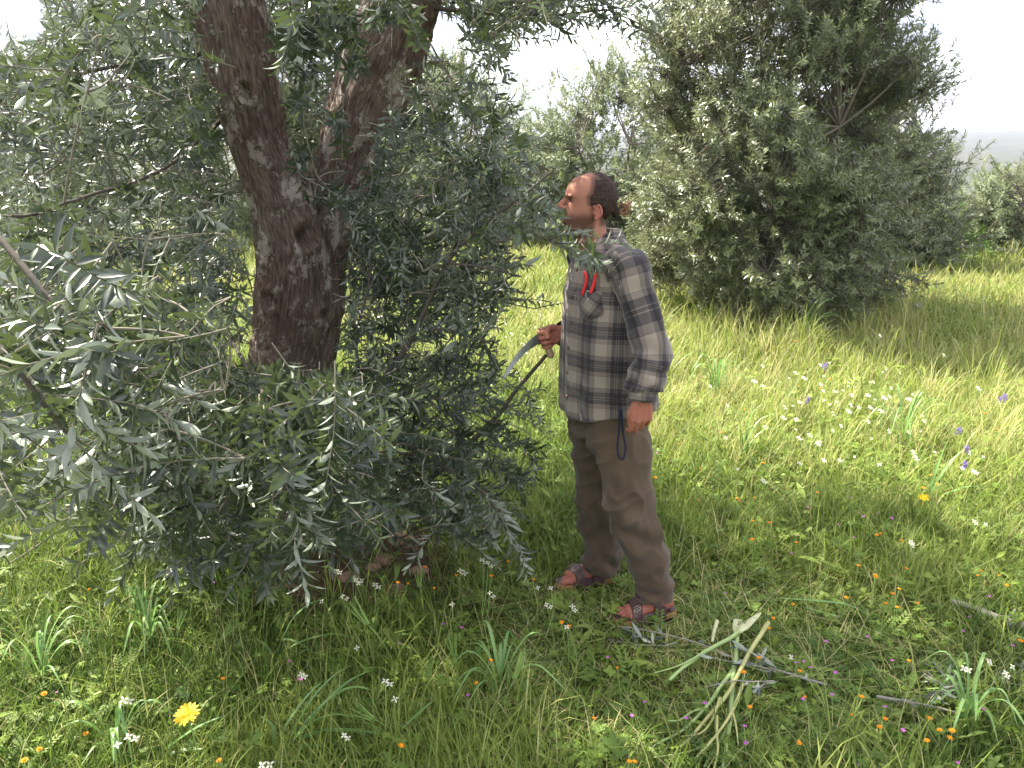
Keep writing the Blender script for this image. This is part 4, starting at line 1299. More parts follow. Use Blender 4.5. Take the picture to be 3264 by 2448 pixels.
def build_shirt():
    n, rows = 128, 110
    ang = np.arange(n + 1) * 2 * math.pi / n + math.radians(-4)      # seam at the placket
    zz = np.linspace(0, 1, rows)
    A = np.broadcast_to(ang[None], (rows, n + 1))
    # hem dips in front and behind, rises at the sides
    hem = z_hem - .022 * np.cos(ang * 2) + .030 * np.clip(-np.cos(ang), 0, 1) - .010
    Z = hem[None] + (z_neck + .02 - hem[None]) * zz[:, None]
    V = torso_point(Z, A)
    flare = np.clip(-np.cos(A), 0, 1) * sstep(.45, 0, zz)[:, None] * .030
    V = V - Fv * flare[..., None]
    uv = shirt_uv(Z, A)
    nv = rows * (n + 1)
    idx = np.arange(nv).reshape(rows, n + 1)
    q = np.stack([idx[:-1, :-1], idx[:-1, 1:], idx[1:, 1:], idx[1:, :-1]], -1).reshape(-1, 4)
    # folded hem inside so the cloth has thickness
    inn = torso_point(Z[:14], A[:14], -.006) - Fv * flare[:14][..., None]
    V = np.concatenate([V.reshape(-1, 3), inn.reshape(-1, 3)])
    uv = np.concatenate([uv.reshape(-1, 3), uv[:14].reshape(-1, 3)])
    id2 = nv + np.arange(14 * (n + 1)).reshape(14, n + 1)
    q2 = np.stack([id2[:-1, :-1], id2[1:, :-1], id2[1:, 1:], id2[:-1, 1:]], -1).reshape(-1, 4)
    q3 = np.stack([idx[0, :-1], id2[0, :-1], id2[0, 1:], idx[0, 1:]], -1).reshape(-1, 4)
    shirt = part('shirt', person, V, np.concatenate([q, q2, q3]), M['plaid'], man_base, attrs={'cloth': uv})
    shirt['label'] = 'loose beige, grey and navy plaid flannel shirt'
    # sleeves with cuffs
    for nm, sh, el, wr, bul in (('L', j['shL'], j['elL'], j['wrL'], 1), ('R', j['shR'], j['elR'], j['wrR'], 0)):
        end = wr + nrm(el - wr) * .022
        bulge = nrm(el - (sh + wr) / 2)
        path = spline([sh + (j['neck0'] - sh) * .45 - UZ * .035, sh + UZ * -.008, sh * .62 + el * .38, el + bulge * .01, el * .5 + end * .5 + bulge * .012, end * .86 + el * .14, end], 70)
        s_ = np.linspace(0, 1, 70)
        rad = np.interp(s_, [0, .12, .3, .5, .62, .80, .90, .94, 1], [.066, .080, .073, .066, .066, .068, .063, .048, .046])
        K, nn = 70, 48
        T = nrm(np.gradient(path, axis=0))
        ref = nrm(-Fv + .01)
        Aa = nrm(np.array([ref - t_ * ref.dot(t_) for t_ in T])); Bb = np.cross(T, Aa)
        an = np.arange(nn + 1) * 2 * math.pi / nn
        S, AN = np.meshgrid(s_, an, indexing='ij')
        q_ = np.stack([np.cos(AN) * 1.6, np.sin(AN) * 1.6, S * 9 + .8 * np.cos(AN)], -1)
        wr_ = (fbm(q_ * np.array([1, 1, 1.0]), 3, 7 + bul) - .5) * .030
        wr_ += .005 * np.sin(S * 44 + 2.2 * np.cos(AN + 1.0) + 5 * noise(q_ * .7, 3)) * np.exp(-((S - .56) / .16) ** 2)
        wr_ += .006 * np.sin(AN * 9 + 4 * noise(q_, 5)) * sstep(.7, .9, S) * sstep(.96, .92, S)
        wr_ *= sstep(0, .12, S)
        Rr_ = rad[:, None] + wr_ * (1 - .6 * sstep(.93, .96, S))
        V = path[:, None] + Rr_[..., None] * (Aa[:, None] * np.cos(AN)[..., None] + Bb[:, None] * np.sin(AN)[..., None])
        length = np.linalg.norm(np.diff(path, axis=0), axis=1).sum()
        uv = np.stack([AN * .075, S * length * 1.02, 0 * S], -1)
        idx = np.arange(K * (nn + 1)).reshape(K, nn + 1)
        qd = np.stack([idx[:-1, :-1], idx[:-1, 1:], idx[1:, 1:], idx[1:, :-1]], -1).reshape(-1, 4)
        sl = part('sleeve', shirt, V.reshape(-1, 3), qd, M['plaid'], man_base, attrs={'cloth': uv.reshape(-1, 3)})
        # cuff: a turned-back band
        c0 = spline([end + nrm(el - wr) * .050, end, wr + nrm(wr - el) * .004], 10)
        pr = np.array([.049, .051, .052, .052, .052, .052, .0515, .051, .049, .043])
        v, fc = sweep(c0, pr, 40, caps=False)
        ann = np.tile(np.arange(40) * 2 * math.pi / 40, 10)
        v = v + (noise(v * 70, 3) - .5)[:, None] * .003
        part('cuff', shirt, v, fc, M['plaid'], man_base, attrs={'cloth': np.stack([ann * .052 + .03, np.repeat(np.linspace(0, .06, 10), 40) + .012, 0 * ann], 1)})
    # collar: two leaves round the neck, open at the throat
    ca = np.linspace(math.radians(12), math.radians(348), 60)
    cols = []
    rows_c = 7
    for r_ in range(rows_c):
        t_ = r_ / (rows_c - 1)
        zc = z_neck + .018 + .030 * math.sin(min(1, t_ * 1.6) * math.pi / 2) - .050 * sstep(.4, 1, t_)
        rad_f, rad_l = .066 + .026 * sstep(.3, 1, t_), .068 + .030 * sstep(.3, 1, t_)
        c = torso_center(np.array([z_neck]))[0]
        lo = .028 * np.clip(np.cos(ca), 0, 1)
        V = c + Fv * (np.cos(ca) * (rad_f + .012 * sstep(.4, 1, t_) * np.clip(np.cos(ca), 0, 1)) - .010)[:, None] + Lv * (np.sin(ca) * rad_l)[:, None]
        V[:, 2] = zc - lo - .030 * sstep(.4, 1, t_) * np.clip(np.cos(ca), 0, 1) ** 2
        cols.append(V)
    V = np.stack(cols)
    idx = np.arange(V.shape[0] * V.shape[1]).reshape(V.shape[:2])
    qd = np.stack([idx[:-1, :-1], idx[:-1, 1:], idx[1:, 1:], idx[1:, :-1]], -1).reshape(-1, 4)
    uv = np.stack([np.tile(ca * .08, rows_c), np.repeat(np.linspace(.05, .11, rows_c), 60), 0 * np.tile(ca, rows_c)], 1)
    part('collar', shirt, V.reshape(-1, 3), qd, M['plaid'], man_base, attrs={'cloth': uv})
    # placket strip and buttons
    zz = np.linspace(z_hem - .02, z_neck - .07, 60)
    for_ang = np.array([-.10, -.07, .0, .07, .10])
    V = torso_point(zz[:, None] + 0 * for_ang, for_ang[None] + 0 * zz[:, None], .006)
    V[:, 0] = torso_point(zz, 0 * zz - .11, -.004); V[:, -1] = torso_point(zz, 0 * zz + .11, -.004)
    idx = np.arange(V.shape[0] * 5).reshape(-1, 5)
    qd = np.stack([idx[:-1, :-1], idx[:-1, 1:], idx[1:, 1:], idx[1:, :-1]], -1).reshape(-1, 4)
    uv = np.stack([np.tile(for_ang * .178 + .02, len(zz)), np.repeat(zz, 5), np.zeros(len(zz) * 5)], 1)
    part('placket', shirt, V.reshape(-1, 3), qd, M['plaid'], man_base, attrs={'cloth': uv})
    for zb in np.linspace(z_hem + .06, z_neck - .10, 6):
        p = torso_point(np.array([zb]), np.array([.055]), .006)[0]
        nn_ = nrm(p - torso_center(np.array([zb]))[0])
        v, fc = sweep([p, p + nn_ * .004], [.0065, .006], 14)
        part('button', shirt, v, fc, M['button'], man_base)
    return shirt
shirt = build_shirt()

def ang_of(px, py, off=0.006):
    """shirt angle and height whose surface shows at a picture position (camera side)"""
    A, Z = np.meshgrid(np.radians(np.linspace(0, 110, 90)), np.linspace(z_hem, z_neck, 120))
    x, y, _ = project(torso_point(Z, A, off))
    k = ((x - px) ** 2 + (y - py) ** 2).argmin()
    return float(A.ravel()[k]), float(Z.ravel()[k])

def patch(corner_px, nu, nv, off):
    """quad patch on the shirt from four picture corners tl, tr, br, bl"""
    c = np.array([ang_of(*p) for p in corner_px])
    u, v = np.meshgrid(np.linspace(0, 1, nu), np.linspace(0, 1, nv))
    top = c[0] + (c[1] - c[0]) * u[..., None]
    bot = c[3] + (c[2] - c[3]) * u[..., None]
    g = top + (bot - top) * v[..., None]
    V = torso_point(g[..., 1], g[..., 0], off)
    idx = np.arange(nu * nv).reshape(nv, nu)
    q = np.stack([idx[:-1, :-1], idx[1:, :-1], idx[1:, 1:], idx[:-1, 1:]], -1).reshape(-1, 4)
    return V, q, u, v, g

def build_pocket():
    V, q, u, v, g = patch([(578, 292), (602, 291), (604, 317), (580, 320)], 16, 16, .0)
    edge = np.minimum.reduce([u, 1 - u, 1 - v]) * 8
    lift = .002 + .010 * np.clip(edge, 0, 1) + .008 * (1 - v) * np.sin(np.pi * u)
    bot = np.where(v > .85, (np.abs(u - .5) * 2) ** 3 * .012 * (v - .85) / .15, 0)
    V = torso_point(g[..., 1] + bot, g[..., 0], lift)
    uv = np.stack([(u * .11 + v * .12) * .707 * 1.3 + .05, (u * .11 - v * .12) * .707 * 1.3 + .03, 0 * u], -1)
    part('pocket', shirt, V.reshape(-1, 3), q, M['plaid'], man_base, attrs={'cloth': uv.reshape(-1, 3)})['label'] = 'breast pocket with the plaid cut on the diagonal'
    # pruning shears: two red handles standing out of the pocket
    a, z = ang_of(590, 291)
    base = torso_point(np.array([z]), np.array([a]), .012)[0]
    sh = thing('pruning_shears', 'red-handled pruning shears sticking out of the breast pocket of the shirt', 'shears', base)
    rows = {'handle': [[(584.4, 294), (587.6, 285.5), (588.6, 278), (587.0, 271)], [(592.5, 293.5), (594.6, 286), (596.2, 279), (596.8, 273)]]}
    for hpath in rows['handle']:
        pts_ = []
        for (x, y) in hpath:
            aa, zz = ang_of(x, y)
            pts_.append(torso_point(np.array([zz]), np.array([aa]), .019)[0])
        p = spline(pts_, 18)
        v, fc = sweep(p, np.stack([np.interp(np.linspace(0, 1, 18), [0, .2, .85, 1], [.0052, .0062, .0060, .0046]), np.full(18, .0055)], 1), 12)
        part('handle', sh, v, fc, M['red'])
    pv = torso_point(np.array([z - .035]), np.array([a]), .012)[0]
    v, fc = sweep([base, (base + pv) / 2, pv], [(.004, .012), (.004, .013), (.003, .006)], 10, ell=nrm(Fv + Lv))
    part('blade', sh, v, fc, M['steel'])
build_pocket()

# --- trousers
def build_trousers():
    P = []
    waist = j['pelvis'] + UZ * .10
    P.append(sweep(spline([waist, j['pelvis'], j['pelvis'] - UZ * .07 - Fv * .0, j['pelvis'] - UZ * .13], 16), np.stack([np.linspace(.128, .140, 16), np.interp(np.linspace(0, 1, 16), [0, .5, 1], [.165, .182, .172])], 1), 36, ell=Fv))
    ends = []
    for hp_, kn, an, out in ((j['hipL'], j['kneeL'], j['ankL'], 1), (j['hipR'], j['kneeR'], j['ankR'], -1)):
        hem = an + UZ * .020 + np.array([-.006, 0, 0])
        path = spline([hp_ + UZ * .03, hp_ - UZ * .10 + (kn - hp_) * .08, (hp_ + kn) / 2, kn + Fv * .004, kn * .5 + an * .5, hem + (kn - hem) * .1, hem], 60)
        s_ = np.linspace(0, 1, 60)
        ra = np.interp(s_, [0, .2, .4, .55, .75, .9, 1], [.118, .120, .100, .088, .080, .073, .071])
        rb = np.interp(s_, [0, .2, .4, .55, .75, .9, 1], [.098, .108, .096, .084, .076, .068, .064])
        P.append(sweep(path, np.stack([ra, rb], 1), 36, ell=Fv))
        ends.append((path, hem))
    V, F = join(P)
    V, F = remesh(V, F, 0.0062, 8, 0.6)
    N = vnormals(V, F)
    rel = V - man_base
    wr = (fbm(np.stack([rel[:, 0] * 9, rel[:, 1] * 9, rel[:, 2] * 3.2 + rel[:, 0] * 7], 1), 3, 5) - .5) * .036
    wr += .008 * np.sin(rel[:, 2] * 46 + rel[:, 0] * 34 + 6 * noise(rel * 7, 2)) * np.exp(-((rel[:, 2] - .45) / .14) ** 2)
    wr += .010 * np.sin(rel[:, 2] * 62 + rel[:, 0] * 20 + 7 * noise(rel * 8, 8)) * np.exp(-((rel[:, 2] - .13) / .07) ** 2)
    q_ = np.stack([rel[:, 0] * 10 + rel[:, 2] * 7, rel[:, 1] * 10, rel[:, 2] * 6 - rel[:, 0] * 7], 1)
    wr += .013 * (1 - np.abs(2 * noise(q_, 12) - 1)) ** 4 - .004
    q_ = np.stack([rel[:, 0] * 7 - rel[:, 2] * 9, rel[:, 1] * 8, rel[:, 2] * 5], 1)
    wr += .010 * (1 - np.abs(2 * noise(q_, 15) - 1)) ** 4
    V = V + N * wr[:, None]
    tr = part('trousers', person, V, F, M['trouser'], man_base)
    tr['label'] = 'baggy brown cotton trousers rolled at the ankle'
    for path, hem in ends:
        c = np.array([path[-6] * .6 + path[-7] * .4, path[-4], path[-2], hem - UZ * .006, hem - UZ * .004])
        v, fc = sweep(spline(c, 12), np.stack([np.interp(np.linspace(0, 1, 12), [0, .15, .8, 1], [.076, .083, .080, .070]), np.interp(np.linspace(0, 1, 12), [0, .15, .8, 1], [.068, .074, .071, .061])], 1), 40, caps=False, ell=Fv)
        v = v + (noise(v * 40, 6) - .5)[:, None] * np.array([.008, .008, .003])
        part('turn_up', tr, v, fc, M['trouser'], man_base)
    # outer seam of the near leg
    path = ends[0][0]
    seam = path[6:56] + Lv * .0
    # navy webbing loop hanging from under the shirt
    lp = [(620, 410, 3.055), (619, 432, 3.045), (617.5, 447, 3.045), (619, 457, 3.045), (623.5, 458, 3.043), (625.5, 447, 3.043), (623, 432, 3.043), (621.5, 410, 3.05)]
    p = spline(pxpath(lp), 40)
    v, fc = sweep(p, np.tile([[.0016, .0048]], (40, 1)), 8, ell=Lv)
    part('webbing_loop', tr, v, fc, M['navy'], man_base)
build_trousers()

# --- sandals
def build_sandal(g, d, s, label):
    so = None
    def outline(t_):
        # along -.135 .. .135, inner and outer half widths
        x = np.linspace(-.140, .142, 30)
        wo = np.interp(x, [-.140, -.130, -.09, 0, .06, .11, .135, .142], [0.006, .026, .036, .038, .050, .043, .022, .004])
        wi = np.interp(x, [-.140, -.130, -.09, 0, .06, .11, .135, .142], [0.006, .026, .034, .032, .044, .047, .030, .006])
        return x, wo, wi
    x, wo, wi = outline(0)
    ring = np.concatenate([g + d * x[:, None] + s * wo[:, None], (g + d * x[:, None] - s * wi[:, None])[::-1]])
    def slab(z0, z1, grow_=0.0):
        c = ring.mean(0)
        lo = ring + nrm(ring - c) * grow_ + UZ * z0; hi = ring + nrm(ring - c) * grow_ + UZ * z1
        n = len(ring)
        V = np.concatenate([lo, hi, [c + UZ * z0], [c + UZ * z1]])
        i = np.arange(n); k = (i + 1) % n
        return V, [np.stack([i, k, k + n, i + n], 1), np.concatenate([np.stack([np.full(n, 2 * n), k, i], 1), np.stack([np.full(n, 2 * n + 1), i + n, k + n], 1)])]
    v, fc = slab(.008, .034, .0)
    sandal = part('sandal', person, v, fc, M['cork'], man_base, smooth=False)
    sandal['label'] = label
    v, fc = slab(-.004, .0085, .0035)
    part('outsole', sandal, v, fc, M['rubber'], man_base, smooth=False)
    v, fc = slab(.0335, .0365, -.003)
    part('footbed', sandal, v, fc, M['leather'], man_base, smooth=False)
    # two straps over the foot and an upper joining them along the side
    def strap(x0, x1, lift, skew, th=.0035):
        n, m = 26, 7
        a = np.linspace(math.radians(-6), math.radians(186), n)
        V = np.empty((m, n, 3))
        for i in range(m):
            for k in range(n):
                xx = x0 + (x1 - x0) * i / (m - 1) + skew * math.cos(a[k])
                hgt = np.interp(xx, [-.118, -.06, 0, .06, .088, .12], [.087, .106, .105, .083, .064, .05]) - .018 + lift
                fw = np.interp(xx, [-.118, -.06, 0, .06, .09, .12], [.022, .033, .040, .047, .045, .036]) + .006
                wo_, wi_ = max(np.interp(xx, x, wo), fw) + .003, max(np.interp(xx, x, wi), fw) + .003
                ww = wo_ if math.cos(a[k]) > 0 else wi_
                V[i, k] = g + d * xx + s * (math.copysign(abs(math.cos(a[k])) ** .7, math.cos(a[k])) * ww) + UZ * (.018 + hgt * max(0, math.sin(a[k])) ** .75)
        idx = np.arange(m * n).reshape(m, n)
        q = np.stack([idx[:-1, :-1], idx[:-1, 1:], idx[1:, 1:], idx[1:, :-1]], -1).reshape(-1, 4)
        Vf = V.reshape(-1, 3)
        Nn = vnormals(Vf, [q])
        if (Nn[:, 2]).sum() < 0: Nn = -Nn; q = q[:, ::-1]
        W2 = np.concatenate([Vf + Nn * th, Vf - Nn * .001])
        o_ = m * n
        rim = np.concatenate([idx[0], idx[1:, -1], idx[-1, ::-1][1:], idx[::-1, 0][1:-1]])
        r2 = np.roll(rim, -1)
        return W2, np.concatenate([q, q[:, ::-1] + o_, np.stack([rim, rim + o_, r2 + o_, r2], 1)]), V
    v, fc, VS = strap(.030, .072, .006, .010)
    part('strap', sandal, v, fc, M['leather'], man_base)
    v, fc, VS2 = strap(-.072, -.018, .004, -.004)
    part('strap', sandal, v, fc, M['leather'], man_base)
    # side upper low on the outer and inner edge between the straps
    for sg, w_ in ((1, wo), (-1, wi)):
        xs = np.linspace(-.075, .075, 16)
        lo = g + d * xs[:, None] + s * (sg * (np.interp(xs, x, w_) + .0035))[:, None] + UZ * .014
        hi = g + d * xs[:, None] + s * (sg * (np.interp(xs, x, w_) + .001))[:, None] + UZ * (.052 + .004 * np.cos(xs * 50))[:, None]
        V = np.concatenate([lo, hi, lo + s * sg * .003, hi + s * sg * .003])
        i = np.arange(15)
        q = np.concatenate([np.stack([i, i + 1, i + 17, i + 16], 1), np.stack([i + 32, i + 48, i + 49, i + 33], 1), np.stack([i + 16, i + 17, i + 49, i + 48], 1)])
        part('side_upper', sandal, V, q, M['leather'], man_base)
    for VS_, k in ((VS, 8), (VS2, 9)):
        c = VS_[3, k]
        e1 = nrm(VS_[-1, k] - VS_[0, k]); e2 = nrm(VS_[3, k + 1] - VS_[3, k - 1]); nz = nrm(np.cross(e1, e2)); nz = nz if nz[2] > 0 else -nz
        h1, h2 = (.014, .010) if VS_ is VS else (.019, .014)
        cc = [c + e1 * a * h1 + e2 * b * h2 + nz * .0065 for a, b in ((-1, -1), (1, -1), (1, 1), (-1, 1), (-1, -1))]
        segs = [sweep([cc[i_], cc[i_ + 1]], .0016, 6) for i_ in range(4)] + [sweep([c - e1 * h1 + nz * .007, c + e1 * h1 + nz * .007], .0012, 6)]
        v, fc = join(segs)
        part('buckle', sandal, v, fc, M['metal'], man_base)
build_sandal(footL, dL, sL, 'brown leather two-strap sandal on the near foot')
build_sandal(footR, dR_, sR_, 'brown leather two-strap sandal on the far foot')

# bead necklace at the throat
bz = []
for k in range(16):
    a = math.radians(-52 + k * 7)
    p = torso_center(np.array([z_neck]))[0] + Fv * (math.cos(a) * .072 - .004) + Lv * math.sin(a) * .068 + UZ * (.018 - .030 * math.cos(a))
    bz.append(ellipsoid(p, (Fv, Lv, UZ), (.0042, .0042, .0042), 8, 6))
v, fc = join(bz)
part('necklace', person, v, fc, M['bead'], man_base)

# --- pruning saw in his right hand
def build_saw():
    grip = j['wrR'] + hand_d * .078 + np.array([.30, -.95, .05]) * .026
    top = grip + hand_t * .030
    bot = grip - hand_t * .060 + np.array([.006, -.004, 0])
    saw = thing('pruning_saw', 'curved pruning saw with a grey steel blade held in the man\'s fist', 'saw', grip)
    p = spline([bot + np.array([.012, 0, -.006]), bot, grip, top, top + np.array([-.010, -.002, .001])], 22)
    v, fc = sweep(p, np.stack([np.interp(np.linspace(0, 1, 22), [0, .1, .5, .9, 1], [.013, .0165, .0135, .0145, .010]), np.full(22, .0115)], 1), 16, ell=Fv)
    part('handle', saw, v, fc, M['wood_handle'])
    spine = np.array([(545, 331.5), (540, 332.5), (534.5, 336), (527, 342.5), (519.5, 350.5), (512.5, 360), (506.5, 370), (502.5, 379)])
    edge = np.array([(541, 344), (537.5, 344.5), (532.5, 347.5), (526, 352), (519.8, 358.5), (513.8, 366), (508.0, 374), (503.0, 380)])
    yy = np.linspace(top[1] - .005, top[1] - .11, 8)
    a = spline(at(spine[:, 0], spine[:, 1], yy), 40); b = spline(at(edge[:, 0], edge[:, 1], yy - .004), 40)
    teeth = np.where(np.arange(40) % 2 == 0, .0028, -.0012)
    b = b + nrm(b - a) * teeth[:, None]
    nz = nrm(np.cross(a[20] - a[0], b[20] - a[20])) * .0008
    V = np.concatenate([a + nz, b + nz, a - nz, b - nz])
    i = np.arange(39)
    q = np.concatenate([np.stack([i, i + 1, i + 41, i + 40], 1), np.stack([i + 80, i + 120, i + 121, i + 81], 1), np.stack([i, i + 80, i + 81, i + 1], 1), np.stack([i + 40, i + 41, i + 121, i + 120], 1)])
    part('blade', saw, V, q, M['steel'], smooth=False)
build_saw()
# ------------------------------------------------------------------ meadow
def visible_xy(n, y0, y1, margin=.6):
    """random ground places inside the view wedge, with room for a step aside"""
    y = np.sqrt(rng.uniform(0, 1, n) * (y1 ** 2 - y0 ** 2) + y0 ** 2)
    x = rng.uniform(-1, 1, n) * (y * .66 + margin)
    return x, y

def keep_off(x, y):
    """bare earth by the trunk, feet of the man"""
    d = np.hypot((x + .75) / 1.0, (y - 3.65) / .75)
    bare = 1 - sstep(.30, .95, d + .55 * (noise(np.stack([x * 3, y * 3, 0 * x], -1), 2) - .5))
    p = bare * .93
    for g in (footL, footR):
        p = np.maximum(p, .995 * (np.hypot(x - g[0] + .01, (y - g[1]) * 1.25) < .145))
    p = np.where(np.hypot(x - TREE[0], y - TREE[1]) < .24, 1, p)
    return rng.uniform(0, 1, len(x)) > p

def trampled(x, y):
    """0..1 short, flattened growth round the man and the cut stalks"""
    d = np.hypot((x - .75) / 1.15, (y - 3.0) / .75)
    return 1 - sstep(.55, 1.15, d + .4 * (noise(np.stack([x * 2, y * 2, 0 * x], -1), 5) - .5))

BL = np.array([(-.5, 0, 0), (.5, 0, 0), (-.42, .34, 0), (.42, .34, 0), (-.28, .68, 0), (.28, .68, 0), (0, 1, 0)])
BF = np.array([(0, 1, 3), (0, 3, 2), (2, 3, 5), (2, 5, 4), (4, 5, 6)])

def blades(x, y, h, w, lean, bend, tint):
    """curved blades: leaning outwards by lean and bending over by bend (radians)"""
    n = len(x)
    z = gh(x, y) - .01
    a = rng.uniform(0, 2 * math.pi, n)
    d = np.stack([np.cos(a), np.sin(a), 0 * a], -1)
    s = np.stack([-np.sin(a), np.cos(a), 0 * a], -1)
    base = np.stack([x, y, z], -1)
    rows = [0, .34, .68, 1.0]
    cur = base
    pts_ = [base]
    for k in range(3):
        th = lean + bend * ((k + .5) / 3) ** 1.5
        cur = cur + (d * np.sin(th)[:, None] + np.array([0, 0, 1]) * np.cos(th)[:, None]) * (h * (rows[k + 1] - rows[k]))[:, None]
        pts_.append(cur)
    V = np.empty((n, 7, 3))
    for k, wf in enumerate((.8, .95, .66)):
        V[:, 2 * k] = pts_[k] - s * (w * wf * .5)[:, None]
        V[:, 2 * k + 1] = pts_[k] + s * (w * wf * .5)[:, None]
    V[:, 6] = pts_[3]
    F = (BF[None] + (np.arange(n) * 7)[:, None, None]).reshape(-1, 3)
    T = np.repeat(np.stack([tint, 0 * tint, 0 * tint], -1), 7, axis=0)
    return V.reshape(-1, 3), F, T

def field(name, label, specs, mat):
    Vs, Fs, Ts, off = [], [], [], 0
    for sp in specs:
        v, f, t = sp
        Vs.append(v); Fs.append(f + off); Ts.append(t); off += len(v)
    o = link(name, mesh_data(name, np.concatenate(Vs), np.concatenate(Fs), mat, {'tint': np.concatenate(Ts)}, smooth=True))
    tag(o, label, None, None, 'stuff')
    return o

def patchiness(x, y, s=.8, seed=4):
    return fbm(np.stack([x * s, y * s, 0 * x], -1), 3, seed)

def sunny(x, y):
    """0..1 how far a place lies in the sunlit, partly dry meadow (right and behind); its sunlight is painted in by tint"""
    return sstep(.2, 2.2, x * .45 + (y - 4.0) * .55 + (patchiness(x, y, .5, 9) - .5) * 2)

specs = []
# near lawn
for (n, y0, y1, hm, wm) in ((115000, 1.9, 4.2, .125, .0042), (80000, 4.0, 7.5, .15, .0060), (62000, 7.2, 12.0, .20, .011), (42000, 11.5, 19.5, .22, .020)):
    x, y = visible_xy(n, y0, y1)
    m = keep_off(x, y)
    x, y = x[m], y[m]
    k = len(x)
    pt = patchiness(x, y)
    tr = trampled(x, y)
    h = hm * rng.lognormal(0, .38, k) * (.55 + .9 * pt) * (1 - .5 * tr)
    w = wm * rng.uniform(.6, 1.4, k)
    lean = np.abs(rng.normal(.38, .34, k)) + tr * rng.uniform(0, .9, k)
    bend = rng.uniform(.2, 1.3, k)
    tint = (.24 + .30 * sunny(x, y) + .75 * (patchiness(x, y, 1.7, 7) - .5) + rng.normal(0, .13, k)).clip(0, .8)  # yellower where sunny: sunlight on the meadow put into the blade colour
    dry = rng.uniform(0, 1, k) < .05 + .10 * sunny(x, y) + .16 * tr
    tint = np.where(dry, rng.uniform(.82, 1, k), tint)
    specs.append(blades(x, y, h, w, lean, bend, tint))
# longer tufts, clumped
def tufts(ncl, y0, y1, per, hh, ww, base_tint, spread=.05, cond=None):
    x, y = visible_xy(ncl, y0, y1)
    if cond is not None:
        m = cond(x, y); x, y = x[m], y[m]
    m = keep_off(x, y) & (trampled(x, y) < .5)
    x, y = x[m], y[m]
    X, Y = np.repeat(x, per), np.repeat(y, per)
    k = len(X)
    X = X + rng.normal(0, spread, k); Y = Y + rng.normal(0, spread, k)
    h = np.repeat(hh * rng.uniform(.6, 1.4, len(x)), per) * rng.uniform(.55, 1.15, k)
    t = (np.repeat(base_tint + rng.normal(0, .12, len(x)), per) + rng.normal(0, .06, k) + .25 * sunny(X, Y)).clip(0, .92)
    specs.append(blades(X, Y, h, ww * rng.uniform(.6, 1.3, k), np.abs(rng.normal(.3, .2, k)), rng.uniform(.3, 1.7, k), t))
tufts(620, 1.9, 4.5, 14, .25, .0058, .42)
tufts(620, 4.3, 9.0, 22, .36, .0075, .42, .06)
tufts(500, 8.5, 19.0, 20, .40, .013, .5, .10)
# long grass against the bushy olive and along the tree shade
tufts(260, 7.0, 9.6, 26, .52, .008, .45, .08, lambda x, y: (x > .9) & (x < 4.6))
# dry brome heads catching the light
tufts(700, 4.5, 10.5, 12, .36, .004, .84, .06, lambda x, y: x > .3)
tufts(160, 2.6, 4.2, 8, .22, .0032, .88, .06)
# fallen straw and bent stems lying across the rest
x, y = visible_xy(9000, 1.9, 7.0)
m = keep_off(x, y) & (rng.uniform(0, 1, len(x)) < .35 + .65 * trampled(x, y))
x, y = x[m], y[m]; k = len(x)
v_, f_, t_ = blades(x, y, rng.uniform(.10, .30, k), rng.uniform(.0014, .003, k), rng.uniform(1.1, 1.5, k), rng.uniform(-.1, .3, k), rng.uniform(.6, 1.0, k))
v_[:, 2] += np.repeat(rng.uniform(.01, .08, k), 7)
specs.append((v_, f_, t_))
field('grass', 'tangled green and yellow spring grass covering the meadow', specs, M['grass'])

# herbs: lobed, trifoliate and feathery leaves low in the grass
def lobed(nl, depth):
    n = nl * 4
    a = np.linspace(-2.5, 2.5, n + 1)
    r = 1 - depth * (np.cos(a / 5.0 * nl * 2 * math.pi) * .5 + .5)
    V = [(0, 0, 0)] + [(.5 * r_ * math.sin(t_), .42 + .5 * r_ * math.cos(t_), .05 * math.cos(3 * t_) * r_) for t_, r_ in zip(a, r)]
    return np.array(V), np.array([(0, i + 2, i + 1) for i in range(n)])
def trifoliate():
    V, F = [], []
    for k, a in enumerate((-1.15, 0, 1.15)):
        ca, sa = math.cos(a), math.sin(a)
        b = len(V)
        for (x_, y_, z_) in ((0, 0, 0), (-.2, .28, .03), (-.16, .5, .02), (0, .44, -.02), (.16, .5, .02), (.2, .28, .03)):
            V.append((x_ * ca + y_ * sa, .45 + -x_ * sa + y_ * ca, z_))
        F += [(b, b + 3, b + 2), (b, b + 2, b + 1), (b, b + 5, b + 4), (b, b + 4, b + 3)]
    return np.array(V), np.array(F)
def pinnate(n=6):
    V, F = [], []
    for k in range(n):
        y_ = .15 + .8 * k / n
        for sg in (-1, 1):
            b = len(V)
            l = .26 * (1 - .4 * k / n)
            V += [(0, y_, 0), (sg * l * .5, y_ + .02, .02), (sg * l, y_ + .14, 0), (sg * l * .5, y_ + .13, .02)]
            F += [(b, b + 1, b + 2), (b, b + 2, b + 3)] if sg > 0 else [(b, b + 2, b + 1), (b, b + 3, b + 2)]
    return np.array(V), np.array(F)
oval = LEAF[0]
hspecs = []
